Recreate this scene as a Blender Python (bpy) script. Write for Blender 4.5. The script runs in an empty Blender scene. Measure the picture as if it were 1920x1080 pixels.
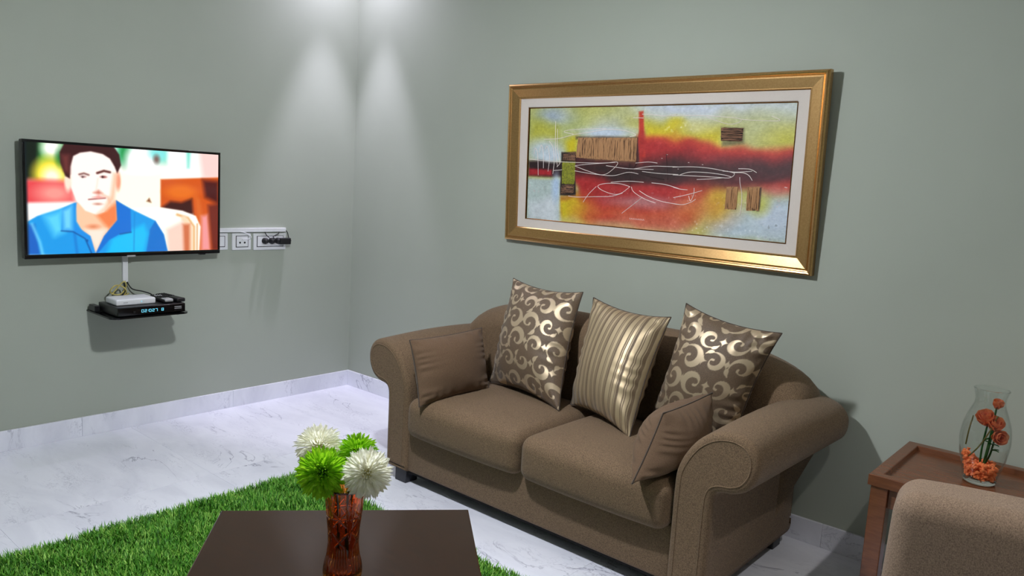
import bpy, math, random
import numpy as np
from mathutils import Matrix, Vector
rng = np.random.default_rng(7); random.seed(7)
S = bpy.context.scene
COL = S.collection

# ------------------------------------------------------------------ camera
F_PX = 1447.0
CAM = np.array([3.85923, -2.97437, 1.32692])
YAW, PITCH, ROLL = math.radians(130.4663), math.radians(-7.7733), math.radians(3.3680)
_fw = np.array([math.cos(PITCH)*math.cos(YAW), math.cos(PITCH)*math.sin(YAW), math.sin(PITCH)])
_r = np.cross(_fw, [0, 0, 1.0]); _r /= np.linalg.norm(_r); _u = np.cross(_r, _fw)
_c, _s = math.cos(ROLL), math.sin(ROLL)
RGT, UPV = _c*_r + _s*_u, -_s*_r + _c*_u
cd = bpy.data.cameras.new('camera'); cam = bpy.data.objects.new('camera', cd); COL.objects.link(cam)
cd.sensor_width = 36; cd.lens = F_PX/1920*36; cd.clip_start = .02
mw = Matrix.Identity(4)
for i in range(3):
    mw[i][0], mw[i][1], mw[i][2], mw[i][3] = RGT[i], UPV[i], -_fw[i], CAM[i]
cam.matrix_world = mw; S.camera = cam

# ------------------------------------------------------------------ world, exposure, light constants
S.view_settings.view_transform = 'Standard'; S.view_settings.look = 'None'
S.view_settings.exposure = 0.0; S.view_settings.gamma = 1.0; S.view_settings.use_curve_mapping = False
w = bpy.data.worlds.new('world'); S.world = w; w.use_nodes = True
w.node_tree.nodes['Background'].inputs[0].default_value = (.5, .52, .55, 1)
w.node_tree.nodes['Background'].inputs[1].default_value = .2
PENDANT = np.array([2.12, -1.66, 1.97]); PENDANT_STRENGTH = 1280.0; PENDANT_COL = (.93, .97, 1.04)
CORNER_SPOT_W = 118.0
ROOM_SPOT_W = 60.0
CEIL = 2.75; RX = 5.2; RY = -4.7

# ------------------------------------------------------------------ pixel helpers (1920x1080)
def ray(x, y): return RGT*((x-960)/F_PX) + UPV*((540-y)/F_PX) + _fw
def at_x(x, y, X): d = ray(x, y); return CAM + d*((X-CAM[0])/d[0])
def at_y(x, y, Y): d = ray(x, y); return CAM + d*((Y-CAM[1])/d[1])
def at_z(x, y, Z): d = ray(x, y); return CAM + d*((Z-CAM[2])/d[2])

# ------------------------------------------------------------------ object helpers
def tag(o, label=None, cat=None, group=None, kind=None):
    if label: o['label'] = label
    if cat: o['category'] = cat
    if group: o['group'] = group
    if kind: o['kind'] = kind
    return o
def empty(name, loc, label=None, cat=None, group=None, kind=None, parent=None):
    o = bpy.data.objects.new(name, None); COL.objects.link(o); o.location = Vector(loc); o.empty_display_size = .05
    return tag(o, label, cat, group, kind)
def wloc(o):
    v = np.zeros(3)
    while o is not None: v = v + np.array(o.location); o = o.parent
    return v
def obj(name, V, F, mat, parent=None, smooth=False, loc=None, mats=None):
    """V in world coordinates; the object's origin is its parent's (or loc)."""
    V = np.asarray(V, float)
    base = wloc(parent) if parent is not None else np.zeros(3)
    org = base if loc is None else np.asarray(loc, float)
    me = bpy.data.meshes.new(name); me.from_pydata((V-org).tolist(), [], F if isinstance(F, list) else F.tolist())
    me.materials.append(mat)
    if smooth: me.polygons.foreach_set('use_smooth', np.ones(len(me.polygons), bool))
    me.update()
    o = bpy.data.objects.new(name, me); COL.objects.link(o)
    o.location = Vector(org-base); o.parent = parent
    return o
class MB:
    def __init__(s): s.V = []; s.F = []; s.n = 0
    def add(s, V, F):
        V = np.asarray(V, float); s.V.append(V); s.F += [tuple(int(i)+s.n for i in f) for f in F]; s.n += len(V); return s
    def build(s, name, mat, parent=None, smooth=False, loc=None): return obj(name, np.vstack(s.V), s.F, mat, parent, smooth, loc)
def box(x0, x1, y0, y1, z0, z1):
    V = [(x, y, z) for z in (z0, z1) for y in (y0, y1) for x in (x0, x1)]
    return np.array(V), [(0, 2, 3, 1), (4, 5, 7, 6), (0, 1, 5, 4), (2, 6, 7, 3), (0, 4, 6, 2), (1, 3, 7, 5)]
def rbox(x0, x1, y0, y1, z0, z1, r=.01, k=3, m=2, fn=None):
    """box with rounded edges; m inner subdivisions per side"""
    c = np.array([(x0+x1)/2, (y0+y1)/2, (z0+z1)/2]); h = np.array([(x1-x0)/2, (y1-y0)/2, (z1-z0)/2])
    r = min(r, .999*h.min())
    def ts(hh):
        a = [-hh + r*(1-math.cos(math.pi/2*i/k))*1.0 for i in range(k)]
        a = [-hh + r*(i/k) for i in range(k)]
        b = np.linspace(-(hh-r), hh-r, m+1).tolist()
        return a + b + [-t for t in a[::-1]]
    T = [ts(h[i]) for i in range(3)]; V = []; F = []; idx = {}
    def vid(p):
        key = tuple(round(t, 7) for t in p)
        if key not in idx: idx[key] = len(V); V.append(p)
        return idx[key]
    for ax in range(3):
        a, b = (ax+1) % 3, (ax+2) % 3
        for sg in (-1, 1):
            for i in range(len(T[a])-1):
                for j in range(len(T[b])-1):
                    q = []
                    for (ii, jj) in ((i, j), (i+1, j), (i+1, j+1), (i, j+1)):
                        p = [0, 0, 0]; p[ax] = sg*h[ax]; p[a] = T[a][ii]; p[b] = T[b][jj]; q.append(vid(tuple(p)))
                    F.append(tuple(q) if sg > 0 else tuple(q[::-1]))
    P = np.array(V); Q = np.clip(P, -(h-r), h-r); D = P-Q; L = np.linalg.norm(D, axis=1, keepdims=True); L[L == 0] = 1
    P = Q + D/L*r
    if fn is not None: P = fn(P, h)
    return P + c, F
def grid_faces(nu, nv, wrap=False, off=0):
    F = []
    for j in range(nv-1):
        for i in range(nu if wrap else nu-1):
            a = j*nu+i; b = j*nu+(i+1) % nu; F.append((a+off, b+off, b+nu+off, a+nu+off))
    return F
def lathe(prof, n=48, c=(0, 0, 0), cap0=True, cap1=True):
    V = []; a = np.arange(n)*2*math.pi/n
    for r, z in prof: V += [(c[0]+r*math.cos(t), c[1]+r*math.sin(t), c[2]+z) for t in a]
    F = grid_faces(n, len(prof), True)
    if cap0: F.append(tuple(range(n))[::-1])
    if cap1: F.append(tuple(range((len(prof)-1)*n, len(prof)*n)))
    return np.array(V), F
def catmull(P, n=8, closed=False):
    P = np.asarray(P, float); N = len(P); out = []
    for i in range(N if closed else N-1):
        g = (lambda k: P[k % N]) if closed else (lambda k: P[min(max(k, 0), N-1)])
        p0, p1, p2, p3 = g(i-1), g(i), g(i+1), g(i+2)
        for t in np.arange(n)/n:
            out.append(.5*((2*p1)+(-p0+p2)*t+(2*p0-5*p1+4*p2-p3)*t*t+(-p0+3*p1-3*p2+p3)*t**3))
    if not closed: out.append(P[-1])
    return np.array(out)
def tube(path, r, n=8, closed=False):
    P = np.asarray(path, float); N = len(P); R = np.full(N, r) if np.isscalar(r) else np.asarray(r)
    V = []; up = np.array([.13, .21, .97])
    for i in range(N):
        t = P[(i+1) % N]-P[i-1] if closed else P[min(i+1, N-1)]-P[max(i-1, 0)]
        t = t/(np.linalg.norm(t)+1e-12)
        a = up - t*(up@t)
        if np.linalg.norm(a) < 1e-3: a = np.cross(t, [1, 0, 0])
        a /= np.linalg.norm(a); b = np.cross(t, a); up = a
        for k in range(n):
            an = 2*math.pi*k/n; V.append(P[i]+R[i]*(math.cos(an)*a+math.sin(an)*b))
    F = grid_faces(n, N, True)
    if closed: F += [((N-1)*n+k, (N-1)*n+(k+1) % n, (k+1) % n, k) for k in range(n)]
    else: F += [tuple(range(n))[::-1], tuple(range((N-1)*n, N*n))]
    return np.array(V), F

# ------------------------------------------------------------------ material helpers
def lin(c):
    c = np.asarray(c, float)/255.; return np.where(c <= .04045, c/12.92, ((c+.055)/1.055)**2.4)
def rgb(r, g, b): return tuple(lin((r, g, b)).tolist())+(1,)
class Mat:
    def __init__(s, name, col=(.5, .5, .5, 1), rough=.5, metal=0, **kw):
        s.m = bpy.data.materials.new(name); s.m.use_nodes = True; s.t = s.m.node_tree
        s.b = s.t.nodes['Principled BSDF']; s.set('Base Color', col); s.set('Roughness', rough); s.set('Metallic', metal)
        for k, v in kw.items(): s.set(k.replace('_', ' '), v)
    def set(s, k, v): s.b.inputs[k].default_value = v
    def n(s, typ, **kw):
        x = s.t.nodes.new(typ)
        for k, v in kw.items():
            if k in x.inputs: x.inputs[k].default_value = v
            else: setattr(x, k, v)
        return x
    def l(s, a, b): s.t.links.new(a, b)
    def coord(s, scale=(1, 1, 1), rot=(0, 0, 0)):
        tc = s.n('ShaderNodeTexCoord'); mp = s.n('ShaderNodeMapping'); mp.inputs['Scale'].default_value = scale; mp.inputs['Rotation'].default_value = rot
        s.l(tc.outputs['Object'], mp.inputs[0]); return mp.outputs[0]
    def noise(s, scale, co=None, detail=4, rough=.55, dist=0):
        x = s.n('ShaderNodeTexNoise'); x.inputs['Scale'].default_value = scale; x.inputs['Detail'].default_value = detail
        x.inputs['Roughness'].default_value = rough; x.inputs['Distortion'].default_value = dist
        if co is not None: s.l(co, x.inputs['Vector'])
        return x.outputs['Fac']
    def ramp(s, fac, stops):
        r = s.n('ShaderNodeValToRGB'); e = r.color_ramp.elements
        while len(e) < len(stops): e.new(.5)
        for i, (p, c) in enumerate(stops): e[i].position = p; e[i].color = c
        s.l(fac, r.inputs[0]); return r.outputs[0]
    def mix(s, fac, a, b, blend='MIX'):
        x = s.n('ShaderNodeMix'); x.data_type = 'RGBA'; x.blend_type = blend
        for sock, v in ((x.inputs['Factor'], fac), (x.inputs['A'] if False else x.inputs[6], a), (x.inputs[7], b)):
            if hasattr(v, 'is_output'): s.l(v, sock)
            else: sock.default_value = v
        return x.outputs[2]
    def color(s, out): s.l(out, s.b.inputs['Base Color']); return s
    def bump(s, h, strength=.2, dist=.002):
        x = s.n('ShaderNodeBump'); x.inputs['Strength'].default_value = strength; x.inputs['Distance'].default_value = dist
        s.l(h, x.inputs['Height']); s.l(x.outputs[0], s.b.inputs['Normal']); return s
def simple(name, col, rough=.5, metal=0, var=.08, scale=30, **kw):
    """plain material with a light procedural variation"""
    a = Mat(name, col, rough, metal, **kw); f = a.noise(scale, a.coord())
    d = tuple(c*(1-var) for c in col[:3])+(1,); e = tuple(min(1, c*(1+var)) for c in col[:3])+(1,)
    a.color(a.ramp(f, [(.3, d), (.7, e)])); return a

M = {}
a = Mat('wall_paint', rough=.75); f = a.noise(2.0, a.coord(), 3)
a.color(a.ramp(f, [(.3, rgb(167, 173, 160)), (.7, rgb(171, 177, 164))])); a.bump(a.noise(220, a.coord(), 2), .05, .001); M['wall'] = a.m
M['ceiling'] = simple('ceiling_paint', rgb(238, 238, 236), .8, var=.02).m
def marble(name, rough):
    a = Mat(name, rough=rough)
    tc = a.n('ShaderNodeTexCoord'); oi = a.n('ShaderNodeObjectInfo'); ad = a.n('ShaderNodeVectorMath', operation='ADD')
    sc = a.n('ShaderNodeVectorMath', operation='SCALE'); sc.inputs[3].default_value = 37.
    cmb = a.n('ShaderNodeCombineXYZ'); a.l(oi.outputs['Random'], cmb.inputs[0]); a.l(oi.outputs['Random'], cmb.inputs[1])
    a.l(cmb.outputs[0], sc.inputs[0]); a.l(tc.outputs['Object'], ad.inputs[0]); a.l(sc.outputs[0], ad.inputs[1])
    mp = a.n('ShaderNodeMapping'); mp.inputs['Scale'].default_value = (1, 2.6, 1); mp.inputs['Rotation'].default_value = (0, 0, .7)
    a.l(ad.outputs[0], mp.inputs[0]); co = mp.outputs[0]
    cloud = a.ramp(a.noise(2.2, co, 6, .6, .6), [(.28, rgb(226, 227, 238)), (.60, rgb(242, 243, 252))])
    # thin veins: |noise-.5| small
    def vein(scale, width, dist, lo):
        nz = a.noise(scale, co, 5, .62, dist)
        m1 = a.n('ShaderNodeMath', operation='SUBTRACT'); a.l(nz, m1.inputs[0]); m1.inputs[1].default_value = .5
        m2 = a.n('ShaderNodeMath', operation='ABSOLUTE'); a.l(m1.outputs[0], m2.inputs[0])
        return a.ramp(m2.outputs[0], [(0, (1, 1, 1, 1)), (width, (0, 0, 0, 1))])
    def mul(x, y):
        m = a.n('ShaderNodeMath', operation='MULTIPLY'); a.l(x, m.inputs[0]); a.l(y, m.inputs[1]); return m.outputs[0]
    v1 = mul(vein(1.7, .012, 1.4, 0), a.ramp(a.noise(1.6, co, 3), [(.50, (0, 0, 0, 1)), (.66, (1, 1, 1, 1))]))
    v2 = mul(vein(7, .02, 2.2, 0), a.ramp(a.noise(2.6, co, 3), [(.52, (0, 0, 0, 1)), (.7, (.8, .8, .8, 1))]))
    c = a.mix(v1, cloud, rgb(160, 160, 178)); c = a.mix(v2, c, rgb(168, 168, 186)); a.color(c)
    return a.m
M['marble'] = marble('white_marble', .22); M['marble_base'] = marble('white_marble_skirting', .3)

def fabric(name, c0, c1, rough=.9, ns=1.0, sheen=.25, bump=.35):
    a = Mat(name, rough=rough); a.set('Sheen Weight', sheen); a.set('Sheen Roughness', .5)
    co = a.coord((700*ns, 160*ns, 260*ns)); f = a.noise(1, co, 3, .6); f2 = a.noise(340*ns, a.coord(), 2)
    g = a.n('ShaderNodeMath', operation='ADD'); a.l(f, g.inputs[0]); a.l(f2, g.inputs[1])
    h = a.n('ShaderNodeMath', operation='MULTIPLY'); a.l(g.outputs[0], h.inputs[0]); h.inputs[1].default_value = .5
    a.color(a.ramp(h.outputs[0], [(.36, c0), (.62, c1)])); a.bump(h.outputs[0], bump, .0015); return a
M['sofa'] = fabric('brown_weave', rgb(78, 61, 43), rgb(132, 107, 80), sheen=.06).m
M['cush'] = fabric('brown_cushion_cloth', rgb(84, 63, 45), rgb(114, 89, 66), ns=1.6, sheen=.06).m
M['chair'] = fabric('beige_chenille', rgb(108, 87, 70), rgb(156, 131, 108), ns=1.1, bump=.7, sheen=.1).m
M['piping'] = fabric('dark_brown_piping', rgb(52, 41, 32), rgb(74, 60, 48), ns=1.6).m
def satin(name, base, base2, sat, attr='pattern'):
    a = Mat(name, rough=.7); at = a.n('ShaderNodeAttribute'); at.attribute_name = attr
    f = a.noise(420, a.coord((1, 1, 1)), 2)
    b = a.ramp(f, [(.35, base), (.65, base2)])
    a.color(a.mix(at.outputs['Fac'], b, sat))
    mr = a.n('ShaderNodeMapRange'); mr.inputs['To Min'].default_value = .62; mr.inputs['To Max'].default_value = .46
    a.l(at.outputs['Fac'], mr.inputs[0]); a.l(mr.outputs[0], a.b.inputs['Roughness'])
    mm = a.n('ShaderNodeMath', operation='MULTIPLY'); mm.inputs[1].default_value = .62
    a.l(at.outputs['Fac'], mm.inputs[0]); a.l(mm.outputs[0], a.b.inputs['Metallic'])
    a.set('Sheen Weight', .12); a.bump(f, .15, .0008); return a.m
M['damask'] = satin('brown_damask', rgb(86, 68, 50), rgb(110, 90, 69), rgb(196, 176, 146))
M['stripe'] = satin('striped_satin', rgb(92, 74, 52), rgb(110, 90, 65), rgb(188, 168, 134))
M['black_plastic'] = simple('black_plastic', rgb(22, 22, 24), .35).m
M['black_gloss'] = simple('black_gloss', rgb(10, 10, 12), .12).m
M['dark_glass'] = simple('black_shelf_glass', rgb(14, 15, 16), .05).m
M['white_plastic'] = simple('white_plastic', rgb(232, 233, 235), .35, var=.02).m
M['grey_plastic'] = simple('silver_plastic', rgb(190, 190, 192), .3, .3).m
M['rubber'] = simple('black_rubber', rgb(16, 16, 17), .6).m
M['yellow_cable'] = simple('yellow_cable', rgb(186, 172, 96), .5).m
M['foot'] = simple('charcoal_foot', rgb(48, 48, 54), .5).m
M['underside'] = simple('black_underlining', rgb(24, 22, 22), .9).m
M['metal'] = simple('steel', rgb(170, 170, 172), .3, 1.0).m
def gold(name, c0, c1, rough):
    a = Mat(name, rough=rough, metal=1.0); f = a.noise(160, a.coord((1, 1, 1)), 5, .6)
    a.color(a.ramp(f, [(.3, c0), (.7, c1)])); a.bump(a.noise(300, a.coord(), 3), .08, .0006); return a.m
M['gold'] = gold('gold_leaf', rgb(188, 146, 94), rgb(206, 166, 112), .33)
M['gold_dark'] = gold('dark_gold', rgb(110, 74, 34), rgb(150, 104, 52), .4)
M['mat'] = simple('cream_linen_liner', rgb(214, 204, 195), .9, var=.03, scale=400).m
M['white_paint'] = simple('white_oil_paint', rgb(238, 226, 220), .4, var=.02).m
M['dark_paint'] = simple('dark_oil_paint', rgb(48, 20, 18), .45).m
a = Mat('burlap', rough=.85); f = a.noise(210, a.coord((1.3, 1, .07)), 3)
a.color(a.ramp(f, [(.36, rgb(74, 46, 28)), (.48, rgb(178, 132, 90))])); a.bump(f, .5, .002); M['burlap'] = a.m
a = Mat('dark_burlap', rough=.85); f = a.noise(240, a.coord((.07, 1, 1.6)), 3)
a.color(a.ramp(f, [(.42, rgb(34, 24, 18)), (.58, rgb(140, 100, 76))])); a.bump(f, .5, .002); M['burlap_dark'] = a.m
M['moss_paint'] = simple('olive_paint', rgb(130, 132, 30), .7, var=.5, scale=160).m
def vcol(name, rough, emit=0):
    a = Mat(name, rough=rough); at = a.n('ShaderNodeVertexColor'); at.layer_name = 'Col'
    if emit:
        a.set('Base Color', (.01, .01, .01, 1)); a.l(at.outputs[0], a.b.inputs['Emission Color']); a.set('Emission Strength', emit)
    else:
        f = a.noise(110, a.coord((1, 1, 2)), 5, .7); c = a.mix(.35, at.outputs[0], a.ramp(f, [(.3, (.25, .25, .25, 1)), (.7, (.75, .75, .75, 1))]), 'OVERLAY')
        a.color(c); a.bump(f, .3, .002)
    return a.m
M['canvas'] = vcol('oil_painting', .55); M['screen'] = vcol('lit_screen', .1, 1.15)
def wood(name, c0, c1, rough, scale=1):
    a = Mat(name, rough=rough); f = a.noise(9*scale, a.coord((1.5, 14, 14)), 6, .6, .5)
    a.color(a.ramp(f, [(.3, c0), (.7, c1)])); return a.m
M['cherry'] = wood('cherry_wood', rgb(96, 56, 34), rgb(120, 72, 44), .25)
M['wenge'] = wood('dark_lacquered_wood', rgb(38, 22, 13), rgb(50, 30, 18), .06)
M['wenge'].node_tree.nodes['Principled BSDF'].inputs['Specular IOR Level'].default_value = .3
M['wenge_leg'] = wood('dark_mahogany', rgb(70, 34, 22), rgb(92, 46, 30), .3)
def glass(name, col, rough=.0, ior=1.5):
    a = Mat(name, col, rough); a.set('Transmission Weight', 1.0); a.set('IOR', ior); return a
M['amber'] = glass('amber_crystal', (.84, .27, .045, 1), .02, 1.52).m
a = Mat('thin_clear_glass', (1, 1, 1, 1), 0); lf = a.n('ShaderNodeLayerWeight'); lf.inputs['Blend'].default_value = .5; pw_ = a.n('ShaderNodeMath', operation='POWER'); pw_.inputs[1].default_value = 3.5; a.l(lf.outputs['Facing'], pw_.inputs[0])
lw = a.n('ShaderNodeMapRange'); lw.inputs['To Min'].default_value = .03; lw.inputs['To Max'].default_value = .85; a.l(pw_.outputs[0], lw.inputs[0])
tp_ = a.n('ShaderNodeBsdfTransparent'); tp_.inputs[0].default_value = (.965, .975, .97, 1); gl_ = a.n('ShaderNodeBsdfGlossy'); gl_.inputs['Roughness'].default_value = .02
mx = a.n('ShaderNodeMixShader'); a.l(lw.outputs[0], mx.inputs[0]); a.l(tp_.outputs[0], mx.inputs[1]); a.l(gl_.outputs[0], mx.inputs[2]); a.l(mx.outputs[0], a.t.nodes['Material Output'].inputs[0]); M['thin_glass'] = a.m
M['clear'] = glass('clear_glass', (.98, 1, .99, 1), 0, 1.45).m
a = glass('orange_gel', rgb(255, 138, 84), .15, 1.36); a.set('Transmission Weight', .0); M['gel'] = a.m
def leafy(name, c0, c1, rough=.55, sc=60, trans=0.0, sub=0.0):
    a = Mat(name, rough=rough); f = a.noise(sc, a.coord(), 3); a.color(a.ramp(f, [(.3, c0), (.7, c1)]))
    tr = a.n('ShaderNodeBsdfTranslucent'); mx = a.n('ShaderNodeMixShader'); mx.inputs[0].default_value = .52
    a.l(a.b.inputs['Base Color'].links[0].from_socket, tr.inputs[0]); a.l(a.b.outputs[0], mx.inputs[1]); a.l(tr.outputs[0], mx.inputs[2]); a.l(mx.outputs[0], a.t.nodes['Material Output'].inputs[0])
    if sub: a.set('Subsurface Weight', sub); a.set('Subsurface Radius', (.01, .01, .006)); a.set('Subsurface Scale', .5)
    return a.m
M['petal_white'] = leafy('ivory_petals', rgb(244, 243, 222), rgb(254, 253, 244))
M['petal_green'] = leafy('lime_petals', rgb(126, 194, 18), rgb(186, 234, 50))
M['bud_green'] = leafy('dark_green_bud', rgb(28, 86, 22), rgb(70, 140, 30))
M['bud_yellow'] = leafy('pale_yellow_bud', rgb(226, 214, 130), rgb(244, 238, 190))
M['stem'] = leafy('green_stem', rgb(24, 84, 34), rgb(44, 120, 48))
M['dry_stem'] = leafy('pale_olive_stem', rgb(110, 104, 52), rgb(150, 140, 78))
M['rose'] = leafy('orange_petals', rgb(222, 116, 66), rgb(250, 162, 106), .5, 90)
a = Mat('green_shag', rough=.6); oi = a.n('ShaderNodeAttribute'); oi.attribute_name = 'tone'
a.color(a.ramp(oi.outputs['Fac'], [(0, rgb(34, 92, 14)), (.5, rgb(92, 166, 42)), (1, rgb(182, 226, 106))])); M['shag'] = a.m
M['rug_base'] = simple('rug_backing', rgb(18, 52, 14), .95, var=.3, scale=200).m
a = Mat('cyan_display', (0, 0, 0, 1)); a.set('Emission Color', rgb(120, 225, 255)); a.set('Emission Strength', 1.6); M['led'] = a.m
a = Mat('lit_bulb', (1, 1, 1, 1)); a.set('Emission Color', PENDANT_COL+(1,)); a.set('Emission Strength', PENDANT_STRENGTH); M['bulb'] = a.m

# ================================================================== THE ROOM
def struct(name, V, F, mat, **kw):
    o = obj(name, V, F, mat, **kw); o['kind'] = 'structure'; return o
struct('wall_left', *box(-.12, 0, RY, .12, 0, CEIL), M['wall'])
struct('wall_right', *box(0, RX, 0, .12, 0, CEIL), M['wall'])
struct('wall_front', *box(0, RX, RY-.12, RY, 0, CEIL), M['wall'])
struct('wall_far', *box(RX, RX+.12, RY, 0, 0, CEIL), M['wall'])
struct('ceiling', *box(-.12, RX+.12, RY-.12, .12, CEIL, CEIL+.1), M['ceiling'])
fl = struct('floor', *box(-.12, RX+.12, RY-.12, .12, -.06, -.012), simple('screed', rgb(170, 170, 172), .9).m)
xs = [0]+[.83+.8*i for i in range(6)]+[RX]; ys = [0]+[-.55-.8*i for i in range(6)]+[RY]
TILE = {}
for i in range(len(xs)-1):
    for j in range(len(ys)-1):
        wx, wy = xs[i+1]-xs[i], ys[j]-ys[j+1]; g = .00025
        key = (round(wx, 3), round(wy, 3))
        if key not in TILE:
            V, F = rbox(-wx/2+g, wx/2-g, -wy/2+g, wy/2-g, -.012, 0, .0008, 1, 1)
            me = bpy.data.meshes.new('floor_tile'); me.from_pydata(V.tolist(), [], F); me.materials.append(M['marble']); TILE[key] = me
        o = bpy.data.objects.new('floor_tile', TILE[key]); COL.objects.link(o); o.parent = fl
        o.location = ((xs[i]+xs[i+1])/2, (ys[j]+ys[j+1])/2, 0)
BBH, BBT = .094, .012
def baseboard(name, along, a0, a1, n):
    root = empty(name, (0, 0, 0), kind='structure')
    for k in range(n):
        s0 = a0+(a1-a0)*k/n; s1 = a0+(a1-a0)*(k+1)/n
        lo, hi = min(s0, s1)+.0004, max(s0, s1)-.0004
        if along == 'y0': V, F = rbox(0, BBT, lo, hi, 0, BBH, .0015, 1, 1)
        if along == 'y1': V, F = rbox(RX-BBT, RX, lo, hi, 0, BBH, .0015, 1, 1)
        if along == 'x0': V, F = rbox(lo, hi, -BBT, 0, 0, BBH, .0015, 1, 1)
        if along == 'x1': V, F = rbox(lo, hi, RY, RY+BBT, 0, BBH, .0015, 1, 1)
        obj('baseboard_tile', V, F, M['marble_base'], root)
    return root
baseboard('baseboard_left', 'y0', -BBT, RY, 6); baseboard('baseboard_right', 'x0', 0, RX, 7)
baseboard('baseboard_front', 'x1', BBT, RX-BBT, 7); baseboard('baseboard_far', 'y1', -BBT, RY+BBT, 6)

# ------------------------------------------------------------------ lamps
pl = empty('pendant_lamp', (PENDANT[0], PENDANT[1], CEIL), 'small half-dome lamp hanging on a rod from the ceiling near the coffee table', 'lamp')
obj('ceiling_rose', *lathe([(.055, 0), (.055, -.012), (.035, -.03), (.01, -.036)][::-1], 32, (PENDANT[0], PENDANT[1], CEIL)), M['metal'], pl, True)
obj('rod', *tube([(PENDANT[0], PENDANT[1], CEIL-.03), (PENDANT[0], PENDANT[1], PENDANT[2]+.10)], .006), M['metal'], pl, True)
obj('lamp_cap', *lathe([(.001, .13), (.012, .125), (.03, .08), (.052, .03), (.056, 0), (.050, 0)][::-1], 32, PENDANT, False), M['metal'], pl, True)
th = np.linspace(.02, math.pi/2, 12)
obj('bulb', *lathe([(.050*math.sin(t), -.050*math.cos(t)) for t in th], 28, PENDANT), M['bulb'], pl, True)
def downlight(x, y, watts, size, blend, col, label, tilt=(0, 0), spill=0):
    r = empty('recessed_downlight', (x, y, CEIL), label, 'lamp', 'recessed ceiling downlights')
    obj('trim_ring', *lathe([(.045, 0), (.045, -.004), (.055, -.006), (.06, 0)], 32, (x, y, CEIL), False, False), M['white_plastic'], r, True)
    L = bpy.data.lights.new('downlight_beam', 'SPOT'); L.energy = watts; L.spot_size = math.radians(size); L.spot_blend = blend; L.color = col; L.shadow_soft_size = .035
    o = bpy.data.objects.new('downlight_beam', L); COL.objects.link(o); o.parent = r; o.location = (0, 0, -.012); o.rotation_euler = (tilt[0], tilt[1], 0)
    if spill:                                       # the reflector's wide stray light
        L = L.copy(); L.energy = spill; L.spot_size = math.radians(150); L.spot_blend = 1.0
        o = bpy.data.objects.new('downlight_spill', L); COL.objects.link(o); o.parent = r; o.location = (0, 0, -.012)
downlight(.25, -.25, CORNER_SPOT_W, 43, .6, (.84, .78, 1.0), 'white recessed downlight in the ceiling at the corner of the walls', spill=38)
downlight(4.2, -1.25, ROOM_SPOT_W, 90, .6, (1.0, .97, .95), 'white recessed downlight in the ceiling above the side table', spill=6)

# ================================================================== SOFA
SX = 2.105
sofa = empty('sofa', (SX, -.44, 0), 'brown two-seat sofa with rolled arms standing under the painting', 'sofa')
AP = [(2.742, .06), (2.741, .2), (2.741, .38), (2.750, .465), (2.795, .548), (2.855, .598), (2.925, .615), (2.982, .598), (3.012, .553),
      (3.010, .495), (2.982, .448), (2.940, .425), (2.900, .418), (2.880, .402), (2.875, .35), (2.874, .2), (2.872, .06)]
prof = catmull(AP, 5)
def offs(P, d):
    n = len(P); out = []
    for i in range(n):
        e = P[(i+1) % n]-P[i-1]; nn = np.array([e[1], -e[0]]); nn /= np.linalg.norm(nn)+1e-9; out.append(P[i]-nn*d*-1*-1)
    return np.array(out)
def arm(mirror):
    ctr = prof.mean(0)
    # orientation: find which sign of offset goes inward
    sgn = 1 if np.linalg.norm(offs(prof, .01)-ctr, axis=1).mean() < np.linalg.norm(prof-ctr, axis=1).mean() else -1
    rings = []; b = .022
    for k in range(6):
        t = math.pi/2*k/5; rings.append((-.815+b*(1-math.sin(t)), offs(prof, sgn*b*(1-math.cos(t)))) if False else (-.815+b*(1-math.sin(math.pi/2-t)), offs(prof, sgn*b*(1-math.sin(t)))))
    for y in np.linspace(-.78, -.10, 9): rings.append((y, prof))
    for k in range(1, 4):
        t = math.pi/2*k/3; rings.append((-.10+.04*math.sin(t), offs(prof, sgn*.04*(1-math.cos(t)))))
    V = []; n = len(prof)
    for y, P in rings:
        fl_ = .03*(y+.8)/.7
        for x, z in P:
            xx = x+fl_*max(0, min(1, (z-.38)/.1))*max(0, (x-2.87)/.14)
            zz = z+.012*math.sin((y+.8)/.7*math.pi)*max(0, (z-.45)/.15)
            V.append(((2*SX-xx) if mirror else xx, y, zz))
    F = grid_faces(n, len(rings), True)+[tuple(range(n))[::-1], tuple(range((len(rings)-1)*n, len(rings)*n))]
    if mirror: F = [f[::-1] for f in F]
    o = obj('arm', V, F, M['sofa'], sofa, True)
    o.data.polygons[len(F)-2].use_smooth = False
    P = offs(prof, sgn*.024)
    pth = [((2*SX-x) if mirror else x, -.8145, z) for x, z in P]
    obj('piping', *tube(pth, .0028, 6, True), M['sofa'], o, True)
    return sgn
arm(False); arm(True)
obj('base', *rbox(1.46, 2.75, -.797, -.06, .058, .26, .015), M['sofa'], sofa, True)
obj('underside', *box(1.37, 2.84, -.78, -.07, .045, .06), M['underside'], sofa)
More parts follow.
